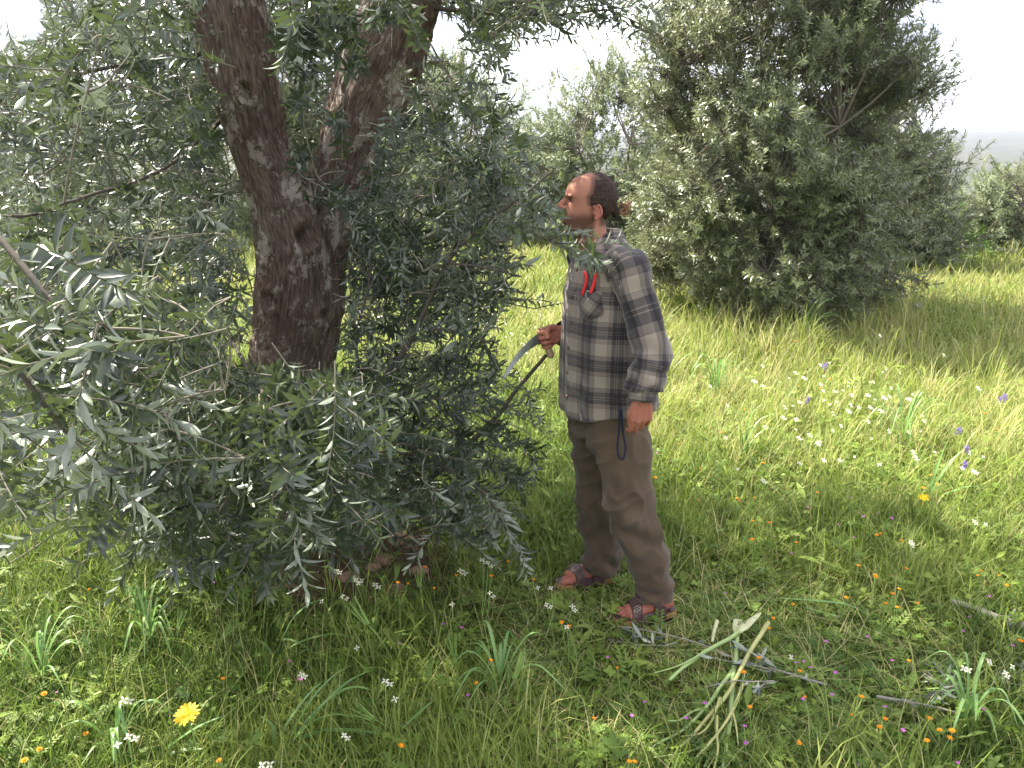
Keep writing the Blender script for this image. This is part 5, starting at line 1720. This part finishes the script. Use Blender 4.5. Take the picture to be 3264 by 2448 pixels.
def herbs(tmpl, ncl, per, y0, y1, size, asp, hmax, tb, spread=.06):
    x, y = visible_xy(ncl, y0, y1)
    m = keep_off(x, y)
    x, y = x[m], y[m]
    X, Y = np.repeat(x, per), np.repeat(y, per)
    k = len(X)
    a = rng.uniform(0, 2 * math.pi, k)
    r = np.abs(rng.normal(0, spread, k))
    px_, py_ = X + np.cos(a) * r, Y + np.sin(a) * r
    z = gh(px_, py_) + rng.uniform(.01, 1, k) ** 1.3 * np.repeat(hmax * rng.uniform(.4, 1.1, len(x)), per) * (1 - .6 * trampled(px_, py_))
    P = np.stack([px_, py_, z], -1)
    D = np.stack([np.cos(a), np.sin(a), rng.normal(.25, .35, k)], -1)
    N = np.stack([-np.cos(a) * .4, -np.sin(a) * .4, np.ones(k)], -1) + rng.normal(0, .3, (k, 3))
    L_ = size * rng.lognormal(0, .3, k)
    t = (np.repeat(tb + rng.normal(0, .15, len(x)), per) + rng.normal(0, .1, k) + .25 * sunny(px_, py_)).clip(0, 1)
    hspecs.append(emit(tmpl, P, D, N, L_, L_ * asp, np.stack([t, 0 * t, 0 * t], -1)))
herbs(lobed(5, .55), 900, 9, 1.9, 5.2, .042, 1.0, .14, .42)
herbs(lobed(3, .5), 650, 9, 1.9, 5.2, .035, 1.0, .12, .5)
herbs(trifoliate(), 900, 9, 1.9, 5.2, .030, 1.0, .10, .4)
herbs(pinnate(6), 450, 7, 1.9, 5.2, .075, 1.0, .15, .38)
herbs(oval, 420, 6, 1.9, 5.2, .066, .24, .13, .55)
herbs(lobed(5, .5), 1300, 7, 5.0, 11.0, .055, 1.0, .17, .5, .09)
herbs(trifoliate(), 1300, 7, 5.0, 11.0, .05, 1.0, .14, .5, .09)
herbs(oval, 500, 7, 5.0, 11.0, .10, .25, .2, .55, .08)
field('undergrowth', 'low lobed and feathery herb leaves woven through the grass', hspecs, M['herb'])

# ------------------------------------------------------------------ plants one can point at
BRAW = leaf_template(0)
def strap_leaf(p, w, fold=.18, tw=0.0):
    """a long grass blade along the points p with half width profile"""
    K = len(p)
    T = nrm(np.gradient(p, axis=0))
    ref = np.array([0, 0, 1.0])
    s = nrm(np.cross(T, ref) + 1e-4)
    for i in range(1, K):
        if s[i].dot(s[i - 1]) < 0: s[i] = -s[i]
    u_ = nrm(np.cross(s, T))
    prof = np.sin(np.linspace(.22, math.pi, K)) ** .6
    hw = (w * .5 * prof)[:, None]
    V = np.concatenate([p - s * hw + u_ * hw * fold * 2, p, p + s * hw + u_ * hw * fold * 2])
    i = np.arange(K - 1)
    return V, np.concatenate([np.stack([i, i + K, i + K + 1, i + 1], 1), np.stack([i + K, i + 2 * K, i + 2 * K + 1, i + K + 1], 1)])

def grass_clump(label, base_px, rows, width=.013, group=None, name='grass_clump'):
    base = on_ground(*base_px, 0.0)
    base[2] = float(gh(base[0], base[1]))
    root = thing(name, label, 'grass clump', base, group)
    for k, row in enumerate(rows):
        r = np.array(row, float)           # px, py, height of the middle and the end
        pts_ = [base + rng.normal(size=3) * np.array([.02, .02, 0])]
        y0 = base[1]
        for (x_, y_, dy) in r:
            pts_.append(at(x_, y_, y0 + dy * .25 - .02))
        p = spline(pts_, 16)
        p[:, 2] = np.maximum(p[:, 2], gh(p[:, 0], p[:, 1]) + .004)
        v, f = strap_leaf(p, width * rng.uniform(.8, 1.25))
        t = np.full(len(v), rng.uniform(.25, .9))
        part('blade', root, v, f, M['broad'], attrs={'tint': np.stack([t, 0 * t, 0 * t], 1)})
z7 = lambda x, y: (x * .22692, 533.33 + y * .22692)
def z7r(rows): return [[(*z7(a, b), c) for a, b, c in r] for r in rows]
grass_clump('broad-bladed grass clump arching over the shaded weeds beside the bare earth', z7(1215, 585),
            z7r([[(1230, 500, .0), (1290, 380, .05), (1360, 315, .1), (1415, 293, .15)], [(1270, 510, .0), (1360, 468, .05), (1470, 445, .08), (1570, 462, .1)],
                 [(1230, 520, 0), (1250, 470, .0), (1330, 490, .02), (1420, 560, .0)], [(1300, 540, 0), (1400, 500, .1), (1500, 520, .1)], [(1190, 520, 0), (1130, 470, .1), (1060, 480, .1)]]), .014)
grass_clump('large clump of long broad grass blades leaning over at the front of the picture', z7(1245, 1000),
            z7r([[(1300, 900, .1), (1400, 780, .2), (1530, 660, .3), (1640, 600, .35)], [(1300, 920, .05), (1420, 875, .1), (1560, 870, .12), (1690, 885, .1)],
                 [(1290, 880, .1), (1370, 740, .2), (1470, 630, .3), (1560, 575, .35)], [(1330, 880, .1), (1440, 740, .2), (1550, 680, .25), (1640, 690, .2)],
                 [(1280, 930, 0), (1350, 850, .1), (1460, 800, .15), (1560, 810, .1)], [(1210, 930, .1), (1200, 850, .2), (1140, 800, .25)], [(1320, 950, 0), (1400, 940, .0), (1500, 960, .0)],
                 [(1250, 880, .1), (1300, 790, .2), (1380, 690, .3), (1430, 650, .3)]]), .016)
grass_clump('few long grey-green grass blades low in the weeds in front of the far sandal', z7(1700, 950),
            z7r([[(1760, 880, .05), (1840, 800, .1), (1920, 730, .15)], [(1740, 955, .0), (1800, 935, .02), (1870, 940, 0)], [(1690, 900, .05), (1640, 850, .1), (1580, 830, .1)]]), .013)
grass_clump('broad grass blades at the bottom edge under the yellow daisy', z7(640, 1040),
            z7r([[(680, 990, .02), (760, 930, .05), (880, 850, .1), (1000, 800, .15)], [(560, 1000, 0), (500, 1015, 0), (420, 1040, 0)], [(700, 1000, 0), (800, 960, .05), (900, 950, .05)]]), .016)
grass_clump('tall green grass clump standing against the foot of the bushy olive', (800, 352),
            [[(806, 330, .1), (815, 312, .2), (828, 300, .25), (843, 306, .2)], [(810, 330, .1), (822, 318, .15), (838, 316, .2), (850, 328, .15)], [(802, 335, 0), (806, 315, .1), (818, 300, .1)],
             [(806, 335, 0), (816, 322, .1), (828, 313, .1), (846, 318, .05)], [(797, 335, 0), (790, 322, .1), (776, 316, .1)], [(808, 340, 0), (825, 330, .1), (842, 336, .1)], [(800, 335, 0), (812, 308, .2), (822, 297, .25)]], .022)
grass_clump('upright green grass clump in the sunny meadow beside the man\'s hip', (745, 468),
            [[(747, 440, 0), (752, 415, .0), (764, 402, .0)], [(748, 440, 0), (760, 420, .1), (778, 412, .1)], [(742, 440, 0), (738, 418, 0), (732, 404, 0)], [(746, 440, 0), (745, 415, 0), (748, 396, .0)],
             [(750, 445, 0), (765, 430, .1), (788, 430, .1)], [(741, 445, 0), (728, 430, 0), (712, 428, 0)]], .014)
grass_clump('bent green grass blades in the sunlit meadow at the picture edge', (925, 510),
            [[(934, 488, .1), (948, 465, .2), (965, 448, .3)], [(930, 490, .1), (940, 460, .2), (950, 436, .2)], [(938, 500, .1), (962, 488, .2), (990, 486, .2)], [(922, 490, 0), (915, 470, 0), (905, 462, 0)]], .016)
grass_clump('flat-lying broad blades in the mown grass beside the grey cut branch', (880, 618),
            [[(850, 606, 0), (815, 601, 0), (775, 598, 0)], [(860, 622, 0), (835, 616, 0), (800, 606, 0)], [(900, 630, 0), (930, 640, 0), (950, 648, 0)]], .018)

def random_clump(label, base_px, n, reach, width):
    base = on_ground(*base_px, 0.0)
    base[2] = float(gh(base[0], base[1]))
    root = thing('grass_clump', label, 'grass clump', base)
    for k in range(n):
        a = rng.uniform(0, 2 * math.pi); r = reach * rng.uniform(.4, 1.0); hh = reach * rng.uniform(.5, 1.0)
        d = np.array([math.cos(a), math.sin(a), 0])
        p = spline([base + rng.normal(size=3) * np.array([.015, .015, 0]), base + d * r * .18 + UZ * hh * .62, base + d * r * .55 + UZ * hh, base + d * r + UZ * hh * rng.uniform(.35, .9)], 16)
        v, f = strap_leaf(p, width * rng.uniform(.7, 1.25))
        t = np.full(len(v), rng.uniform(.3, 1))
        part('blade', root, v, f, M['broad'], attrs={'tint': np.stack([t, 0 * t, 0 * t], 1)})
random_clump('sunlit tuft of long arching grass at the lower corner beyond the yellow daisy', (42, 690), 13, .30, .011)
random_clump('tuft of long grass just behind the yellow daisy', (152, 655), 12, .28, .010)
random_clump('tall loose grass tuft at the bottom edge beside the yellow daisy', (120, 762), 12, .26, .011)
random_clump('fresh grass tuft between the near sandal and the bottom edge', (500, 700), 14, .26, .010)
random_clump('grass tuft at the lower corner below the withered olive leaves', (965, 735), 14, .28, .011)
random_clump('shaggy grass tuft in the sunny meadow below the violet vetch', (900, 455), 14, .42, .012)
random_clump('shaggy grass tuft close behind the man\'s back', (715, 400), 14, .45, .012)

# --- daisy
def petal_mesh(L_, W_, cup=.1):
    V, F = leaf_template(0)
    V = V.copy()
    prof = {0: .5, 1: .8, 2: 1.0, 3: 1.0, 4: .85}
    for i in range(5):
        for k in range(3):
            V[i * 3 + k, 0] = (k - 1) * .5 * prof[i]
    V[:, 0] *= W_; V[:, 1] *= L_; V[:, 2] *= L_ * cup * 4
    return V, F
def stemtube(p0, p1, r, bow=.02, n=8):
    mid_ = (p0 + p1) / 2 + np.array([bow, 0, 0])
    return sweep(bez(p0, mid_, p1, n), np.linspace(r, r * .75, n), 6)

def daisy(head_px, z, dia, label, petals=17):
    hd = on_ground(*head_px, z)
    base = np.array([hd[0] + .02, hd[1] + .01, float(gh(hd[0], hd[1]))])
    root = thing('daisy', label, 'flower', base)
    v, f = stemtube(base, hd, .003)
    part('stem', root, v, f, M['stem'])
    v, f = ellipsoid(hd, (np.array([1., 0, 0]), np.array([0, 1., 0]), UZ), (dia * .17, dia * .17, dia * .07), 16, 8)
    part('disc', root, v, f, M['yellow'])
    up_ = nrm(np.array([-.1, -.35, 1]))
    for k in range(petals):
        a = k * 2 * math.pi / petals + rng.normal() * .06
        d = nrm(np.array([math.cos(a), math.sin(a), 0]) - up_ * (math.cos(a) * up_[0] + math.sin(a) * up_[1]) + up_ * rng.normal(.05, .08))
        v, f = petal_mesh(1, 1)
        s = np.cross(d, up_); u_ = np.cross(s, d)
        w = hd + s * (v[:, :1] * dia * .13) + d * (v[:, 1:2] * dia * .5 + .001) + u_ * v[:, 2:] * dia * .3
        part('petal', root, w, f, M['yellow'])
daisy((186.5, 714), .30, .078, 'large bright yellow daisy in the grass at the front of the picture')
daisy((924, 497), .16, .060, 'yellow daisy in the sunny meadow at the far side from the olive trunk', 14)

# --- small flowers: one mesh for each kind in a few sizes, placed where the picture shows them
def flower_mesh(name, mat, kind, h):
    parts_, fm = [], []
    v, f = stemtube(np.array([0.0, 0, 0]), np.array([.01, 0, h]), .0016, .012, 5)
    parts_.append((v, f)); ns = sum(len(x) for x in f)
    top = np.array([.01, 0, h])
    # a small leaf pair on the stem
    if kind == 'marigold':
        for ring, n, l, e in ((0, 11, .011, .45), (1, 8, .008, .95)):
            for k in range(n):
                a = k * 2 * math.pi / n + ring * .2
                d = nrm(np.array([math.cos(a), math.sin(a), e])); s = nrm(np.cross(d, UZ)); u_ = np.cross(s, d)
                V, F = LEAF[2]
                parts_.append((top + s * V[:, :1] * .0052 + d * V[:, 1:2] * l + u_ * V[:, 2:] * l, F))
        parts_.append(ellipsoid(top + UZ * .002, (np.array([1., 0, 0]), np.array([0, 1., 0]), UZ), (.005, .005, .005), 8, 5))
    elif kind == 'cross':
        for b_ in range(2 if h > .2 else 1):
            t2 = top + np.array([.014, .008, -.014]) * b_
            tilt = nrm(np.array([-.1, -.5, .8]))
            for k in range(4):
                a = k * math.pi / 2 + .4
                e1 = nrm(np.cross(tilt, np.array([0, 1.0, .2]))); e2 = np.cross(tilt, e1)
                d = e1 * math.cos(a) + e2 * math.sin(a); s = np.cross(d, tilt)
                V, F = LEAF[1]
                parts_.append((t2 + s * V[:, :1] * .0068 + d * (.001 + V[:, 1:2] * .0125) + tilt * (V[:, 2:] * .012 + .002), F))
    elif kind == 'geranium':
        for k in range(5):
            a = k * 2 * math.pi / 5
            d = nrm(np.array([math.cos(a), math.sin(a), .35])); s = nrm(np.cross(d, UZ)); u_ = np.cross(s, d)
            V, F = LEAF[1]
            parts_.append((top + s * V[:, :1] * .0075 + d * V[:, 1:2] * .0085 + u_ * V[:, 2:] * .004, F))
    elif kind == 'vetch':
        for k in range(14):
            a = k * 2.4; zz_ = -.06 + .005 * k
            c = top + np.array([math.cos(a) * .010, math.sin(a) * .010, zz_ * .6])
            parts_.append(ellipsoid(c, (nrm(np.array([math.cos(a), math.sin(a), -.3])), nrm(np.array([-math.sin(a), math.cos(a), 0])), UZ), (.008, .004, .004), 7, 5))
    V, F = join(parts_)
    # faces below the head are stem
    mats = [M['stem'], mat]
    fm = np.concatenate([(V[f].mean(1)[:, 2] > h - (.07 if kind == 'vetch' else .0165 if kind == 'cross' else .0015)).astype(int) for f in F])
    return mesh_data(name, V, F, mats, smooth=True, fmat=fm)

z6 = lambda x, y: ((1900 + x / 1.622) / 3.1875, (1800 + y / 1.622) / 3.1875)
z3 = lambda x, y: ((2000 + x / 1.659) / 3.1875, (900 + y / 1.659) / 3.1875)
orange = [z6(*p) for p in [(930, 252), (1010, 202), (983, 362), (935, 487), (1030, 547), (767, 558), (1283, 170), (1475, 65), (1573, 143), (1550, 220), (1508, 222), (1623, 175), (2033, 62), (2107, 77), (1558, 500), (1245, 775), (1370, 687), (1210, 725), (1483, 777), (1527, 815), (1740, 832), (1843, 862), (1810, 892), (1917, 843), (1720, 803), (960, 830), (867, 718), (2200, 382), (175, 1017), (155, 1035), (33, 835), (150, 565)]]
orange += [z7(*p) for p in [(33, 278), (402, 238), (190, 683), (208, 898), (415, 838), (987, 647), (1700, 917), (1880, 152), (1717, 230), (1757, 230), (1940, 240), (2060, 162), (2100, 557), (2127, 665), (1070, 970), (155, 962)]]
orange += [z3(*p) for p in [(915, 222), (850, 205), (905, 303), (1000, 400), (1030, 472), (1060, 450), (1068, 505), (1070, 555), (1165, 578), (918, 549), (1268, 603), (1287, 690), (640, 663), (490, 788), (230, 640), (280, 862), (343, 977), (727, 960), (640, 1125), (533, 1147), (613, 1157), (405, 1150), (140, 1027), (965, 1098), (692, 1265), (678, 1358), (810, 1270), (938, 1390), (1350, 1305), (1358, 1330), (1325, 1330), (1662, 1022), (1668, 1050), (1765, 1105), (1605, 1065), (1890, 640), (1945, 770), (1905, 693), (1342, 1560), (1230, 1497), (1465, 1520), (1915, 1555), (1988, 1570), (1443, 1638)]]
orange += [(x * .46293, y * .46293) for x, y in [(1233, 1330), (1237, 1352), (1113, 1217), (1062, 1240), (1155, 1258)]]
white = [z6(*p) for p in [(925, 420), (2020, 495), (1985, 482), (2100, 500), (2052, 533)]] + [z7(*p) for p in [(1518, 158), (1612, 183), (1545, 205), (1542, 230), (1470, 290), (1545, 275), (1630, 252), (1603, 483), (1258, 595), (1680, 710), (1700, 735), (1530, 935), (555, 930), (520, 940), (1250, 1015), (2125, 145), (1950, 305), (2125, 272), (480, 730)]]
white += [(x * .46293, y * .46293) for x, y in [(1198, 1278), (1205, 1308), (1212, 1300), (1160, 1268), (985, 1228), (1043, 1222), (1235, 1365)]]
white += [(float(rng.normal(842, 36)), float(rng.normal(398, 17))) for _ in range(46)] + [(float(rng.uniform(700, 1010)), float(rng.uniform(355, 470))) for _ in range(30)] + [(float(rng.uniform(480, 565)), float(rng.uniform(300, 385))) for _ in range(26)]
white += [z3(*p) for p in [(1040, 935), (1090, 770), (600, 985), (680, 1010), (1450, 900), (1640, 905), (1750, 885), (1850, 1265), (1895, 1285), (1500, 1385), (1590, 1415), (300, 480), (390, 120), (1330, 275)]]
pink = [z6(*p) for p in [(680, 150), (1087, 487), (1087, 525), (1142, 545), (1270, 552), (1287, 665), (1133, 693), (1562, 755), (823, 898), (768, 845), (610, 723), (1870, 988), (1365, 1030), (1590, 515), (1965, 268), (2015, 140), (1887, 338), (2135, 422), (1988, 725), (1583, 830), (316, 712), (197, 755), (73, 480), (1150, 385), (1410, 375), (485, 800)]]
pink += [z7(*p) for p in [(930, 105), (930, 225), (1293, 557), (1327, 625), (285, 690), (1755, 487), (1988, 403), (2085, 403), (2058, 683)]]
pink += [z3(*p) for p in [(205, 945), (250, 1155), (160, 895), (1165, 1085), (1205, 1140), (1500, 1083), (965, 1185), (877, 1405), (1415, 1215), (1360, 1220), (1270, 1235), (1235, 1220), (1243, 1345), (790, 1345), (890, 1347), (1130, 1275)]]
violet = [z3(*p) for p in [(1990, 610), (2030, 595), (1755, 775), (1880, 858), (1773, 953), (1018, 422), (945, 603)]]

def scatter(name, pxs, mat, kind, heights, label, group):
    ms = [flower_mesh(name, mat, kind, h) for h in heights]
    for i, (x_, y_) in enumerate(pxs):
        k = i % len(ms)
        d_ = on_ground(x_, y_, heights[k])[1]
        sc = 1.0 if d_ < 5 else min(1.25, 1.0 + (d_ - 5) * .06)
        p = on_ground(x_, y_, heights[k] * sc)
        if p[1] > 16: continue
        o = bpy.data.objects.new(name, ms[k])
        COL.link(o)
        o.location = (p[0] - .01, p[1], p[2] - heights[k] * sc)
        o.rotation_euler = (rng.normal() * .15, rng.normal() * .15, rng.uniform(-.5, .5) if kind == 'cross' else rng.uniform(0, 6.28))
        o.scale = (sc * rng.uniform(.8, 1.2),) * 2 + (sc,)
        tag(o, label, 'flower', group)
scatter('marigold', orange, M['orange'], 'marigold', (.13, .17, .21), 'small orange marigold on a thin stem in the meadow grass', 'orange marigolds in the meadow')
scatter('rocket_flower', white, M['white'], 'cross', (.17, .22, .27), 'four-petalled cream rocket flower rising out of the meadow grass', 'cream rocket flowers in the meadow')
scatter('cranesbill_flower', pink, M['pink'], 'geranium', (.09, .13), 'tiny magenta cranesbill flower low in the meadow grass', 'magenta cranesbill flowers in the meadow')
scatter('vetch_flower', violet, M['violet'], 'vetch', (.22, .26), 'violet vetch flower spike in the sunny meadow', 'violet vetch spikes in the meadow')

# --- storksbill seed heads: fans of long green beaks on bent stalks
def storksbill_parts():
    st = stemtube(np.array([0., 0, 0]), np.array([.03, 0, .16]), .0022, .03, 8)
    bk = []
    for k in range(6):
        a = (k - 2.5) * .085
        d = nrm(np.array([math.sin(a) * .9, rng.normal() * .16, 1.0]))
        s0 = np.array([.03, 0, .16]) + np.array([a * .02, 0, 0])
        bk.append(sweep(spline([s0, s0 + d * .012, s0 + d * .05, s0 + d * .085], 8), np.array([.0035, .0042, .0040, .0030, .0022, .0016, .001, .0005]), 6))
    return mesh_data('stem', *st, M['stem']), [mesh_data('beak', *b, M['stem']) for b in bk]
sb_stem, sb_beaks = storksbill_parts()
for i, (x_, y_, tilt, sc) in enumerate([(560, 290, -.5, 1.1), (560, 360, .2, 1.2), (165, 375, .3, 1.1), (170, 430, 0, .9), (860, 430, 1.0, 1.1), (1745, 475, -1.3, 1.5), (2130, 690, .9, 1.3), (1770, 770, -1.4, 1.2), (1830, 250, -.1, 1.1), (1700, 170, .3, .9), (2000, 520, .1, 1.3), (1370, 700, .6, 1.0), (1150, 340, .9, 1.0), (720, 420, .2, 1.0), (1850, 600, .2, 1.0), (330, 520, -.2, 1.0)]):
    p = on_ground(*z7(x_, y_), .14)
    root = thing('storksbill', 'spiky green storksbill seed head on a bent stalk among the front weeds', 'plant', (p[0], p[1], float(gh(p[0], p[1]))), 'storksbill seed heads in the front weeds')
    root.rotation_euler = (rng.normal() * .2, tilt * .55, rng.normal() * .4)
    root.scale = (sc * .9,) * 3
    for me in [sb_stem] + sb_beaks:
        o = bpy.data.objects.new(me.name.split('.')[0], me)
        COL.link(o)
        o.parent = root

# ------------------------------------------------------------------ cut wood and stalks on the ground
M['fennel'] = mat_plain('cut_fennel_stalk', (0.27, 0.38, 0.13), 0.5, 0.2, 25)
M['fennel_cut'] = mat_plain('split_fennel_sheath', (0.44, 0.45, 0.24), 0.6, 0.25, 30)
M['fennel_old'] = mat_plain('browning_fennel_stalk', (0.36, 0.36, 0.13), 0.6, 0.4, 14)
M['grey_wood'] = mat_plain('grey_cut_wood', (0.25, 0.23, 0.20), 0.85, 0.3, 40, 0.2, 0.4)
def ground_path(rows, lift=.035, n=24):
    p = np.array([on_ground(*z6(a, b), 0.0) for a, b in rows])
    p = spline(p, n)
    p[:, 2] = gh(p[:, 0], p[:, 1]) + lift
    # keep the picture position of the path after lifting
    q = np.array([on_ground(*project(pp - np.array([0, 0, lift + gh(pp[0], pp[1])]))[:2], lift + float(gh(pp[0], pp[1]))) for pp in p])
    return q
def stalk_thing(name, label, cat_, segs, mat, lift=.05):
    first = ground_path(segs[0][0], lift)
    root = thing(name, label, cat_, (first[0][0], first[0][1], float(gh(first[0][0], first[0][1]))))
    for i, (rows, r0, r1) in enumerate(segs):
        p = ground_path(rows, lift + (.012 if i else 0))
        p[:, 2] += (noise(p * 6, i) - .5) * .03
        v, f = sweep(p, np.linspace(r0, r1, len(p)), 10)
        part('stalk' if i == 0 else 'side_stalk', root, v, f, mat)
    return root
a_ = stalk_thing('cut_fennel', 'pale green cut fennel stalk with a split white sheath end pointing away from the sandal', 'stalk',
                 [([(740, 345), (690, 385), (560, 450), (470, 520), (380, 600)], .0085, .006), ([(560, 450), (480, 500), (400, 530), (300, 550)], .004, .002)], M['fennel'], .07)
p = ground_path([(735, 350), (790, 300), (850, 250)], .075, 12)
v, f = sweep(p, np.stack([np.linspace(.006, .0035, 12), np.interp(np.linspace(0, 1, 12), [0, .3, .8, 1], [.009, .020, .012, .005])], 1), 10, ell=UZ)
part('sheath', a_, v, f, M['fennel_cut'])
b_ = stalk_thing('cut_fennel', 'thick green cut fennel stalk lying in the grass with a splayed flat top', 'stalk',
                 [([(728, 350), (725, 420), (712, 540), (640, 640), (580, 730), (460, 850), (320, 930)], .0105, .004), ([(712, 540), (700, 700), (690, 830), (655, 1050)], .009, .006),
                  ([(580, 730), (500, 745), (430, 790), (370, 795)], .005, .0025), ([(600, 900), (560, 960), (510, 1000)], .005, .003)], M['fennel'], .05)
p = ground_path([(728, 360), (730, 320), (733, 285)], .06, 10)
v, f = sweep(p, np.stack([np.linspace(.008, .004, 10), np.interp(np.linspace(0, 1, 10), [0, .4, 1], [.011, .021, .018])], 1), 10, ell=UZ)
part('sheath', b_, v, f, M['fennel_cut'])
stalk_thing('cut_fennel', 'yellowing forked fennel stalk with brown stains lying over the others', 'stalk',
            [([(890, 300), (840, 380), (790, 460), (745, 550), (680, 670), (540, 830), (440, 940)], .0095, .005), ([(760, 610), (705, 760), (620, 880), (520, 990)], .0065, .003),
             ([(705, 760), (722, 830), (735, 920)], .004, .002), ([(625, 775), (625, 880), (630, 950), (610, 1050)], .0055, .003), ([(640, 690), (600, 800), (540, 870), (440, 890)], .0045, .002)], M['fennel_old'], .075)
stalk_thing('cut_fennel', 'short cut fennel stub beside the split stalks', 'stalk', [([(625, 300), (612, 345), (600, 400)], .008, .006)], M['fennel_cut'], .06)
stalk_thing('cut_fennel', 'slim green fennel stem fanning out towards the bottom edge', 'stalk', [([(700, 800), (660, 880), (610, 960), (560, 1040)], .007, .004), ([(640, 920), (560, 930), (470, 960), (300, 985)], .004, .002)], M['fennel'], .05)

def fallen_leaves(root, paths, n, lf=.055):
    P, D, N = [], [], []
    for p in paths:
        k = rng.integers(1, len(p) - 1, n)
        P.append(p[k]); D.append(nrm(nrm(p[k] - p[k - 1]) * .5 + rng.normal(size=(n, 3)) * np.array([.7, .7, .25]))); N.append(np.tile([[0, 0, 1.]], (n, 1)) * rng.choice([-1, 1], (n, 1)) + rng.normal(size=(n, 3)) * .5)
    P, D, N = map(np.concatenate, (P, D, N))
    L_ = lf * rng.uniform(.7, 1.3, len(P))
    for i in range(len(P)):
        v, f, t = emit(LEAF[0], P[i:i + 1], D[i:i + 1], N[i:i + 1], L_[i:i + 1], L_[i:i + 1] * .24, np.array([[rng.uniform(0, 1), 0, 0]]))
        part('leaf', root, v, f, M['olive'], attrs={'tint': t})
def cut_branch(label, segs, n_leaves, lift=.05, name='cut_branch'):
    paths = [ground_path(r, lift + .01 * i) for i, (r, _, _) in enumerate(segs)]
    root = thing(name, label, 'branch', (paths[0][0][0], paths[0][0][1], float(gh(paths[0][0][0], paths[0][0][1]))))
    for i, (p, (_, r0, r1)) in enumerate(zip(paths, segs)):
        p[:, 2] += (noise(p * 7, i + 3) - .5) * .03
        v, f = sweep(p, np.linspace(r0, r1, len(p)), 8)
        part('branch' if i == 0 else 'twig', root, v, f, M['grey_wood'])
    if n_leaves: fallen_leaves(root, paths, n_leaves)
cut_branch('long thin grey cut olive twig running from the sandal across the fennel stalks', [([(1190, 625), (1090, 600), (930, 545), (780, 490), (560, 420), (330, 345), (110, 318)], .0048, .002), ([(930, 545), (850, 480), (760, 440), (700, 415)], .0025, .0012),
            ([(930, 545), (840, 515), (700, 495), (600, 478)], .0025, .0012), ([(920, 595), (800, 600), (700, 600), (560, 640)], .003, .0013), ([(880, 598), (850, 630), (830, 640)], .002, .001)], 9, .06)
cut_branch('thick pale cut olive branch lying at the picture edge in the grass', [([(1840, 185), (1930, 215), (2010, 245), (2120, 285), (2260, 330)], .013, .016), ([(2120, 282), (2160, 240), (2230, 190)], .005, .003)], 7, .06)
cut_branch('grey stick half sunk in the grass below the pile of withered olive leaves', [([(1450, 680), (1560, 700), (1700, 735), (1860, 770)], .006, .004)], 4, .05)
cut_branch('forked grey twig at the edge below the thick cut branch', [([(2060, 605), (2110, 595), (2170, 565), (2260, 530)], .005, .003), ([(2110, 595), (2160, 605), (2230, 625)], .003, .002)], 5, .06)
cut_branch('short cut stub with withered olive leaves in the mown grass', [([(1990, 632), (1930, 630), (1850, 625), (1760, 600), (1690, 560)], .007, .003), ([(1850, 625), (1800, 570), (1740, 500)], .003, .0015), ([(1850, 625), (1780, 650), (1730, 700)], .003, .0015)], 16, .05)
cut_branch('small leafy olive cutting lying in front of the near sandal', [([(420, 400), (300, 415), (180, 405), (60, 390)], .003, .0015), ([(300, 415), (240, 380), (150, 345)], .002, .001)], 14, .03)

# --- stones in the bare earth by the trunk
zb = lambda x, y: ((750 + x / 2.011) / 3.1875, (1500 + y / 2.011) / 3.1875)
for (x_, y_, r, lab) in [(950, 575, .045, 'broken reddish stone in the bare earth under the tree'), (1050, 450, .055, 'larger flat stone at the back of the bare earth by the trunk'), (1030, 765, .042, 'pale rounded stone at the front of the bare earth'),
                         (885, 618, .032, 'small tan stone beside the broken reddish stone'), (735, 690, .040, 'half buried stone among the cream flowers under the tree'), (940, 395, .030, 'small stone high up against the tree roots'), (1180, 640, .036, 'flat stone in the dry litter right of the bare earth')]:
    c = on_ground(*zb(x_, y_), .02)
    v, f = ellipsoid(c, (nrm(np.array([1, .3, 0])), nrm(np.array([-.3, 1, 0])), UZ), (r * 1.2, r, r * .65), 14, 9)
    v = c + (v - c) * (0.75 + .55 * fbm(v * 22, 2, 3))[:, None]
    o = link('stone', mesh_data('stone', v - c, f, M['soil_stone'], smooth=False), None, c)
    tag(o, lab, 'stone', 'stones under the olive tree')

# ------------------------------------------------------------------ air between here and the hills
def build_haze():
    t = NT('haze_air')
    v = t('ShaderNodeVolumePrincipled')
    v.inputs['Color'].default_value = (0.74, 0.80, 1.0, 1)
    v.inputs['Density'].default_value = 0.0003
    v.inputs['Anisotropy'].default_value = 0.2
    t.l.new(v.outputs[0], t.out.inputs['Volume'])
    x, y0, y1, z0, z1 = 4400., -4400., 4400., -40., 90.
    V = np.array([(sx * x, sy, sz) for sz in (z0, z1) for sx, sy in ((-1, y0), (1, y0), (1, y1), (-1, y1))])
    F = np.array([(0, 3, 2, 1), (4, 5, 6, 7), (0, 1, 5, 4), (1, 2, 6, 5), (2, 3, 7, 6), (3, 0, 4, 7)])
    o = link('haze', mesh_data('haze', V, F, t.m, smooth=False))
    tag(o, 'thin bright haze in the air over the valley', None, None, 'stuff')
build_haze()
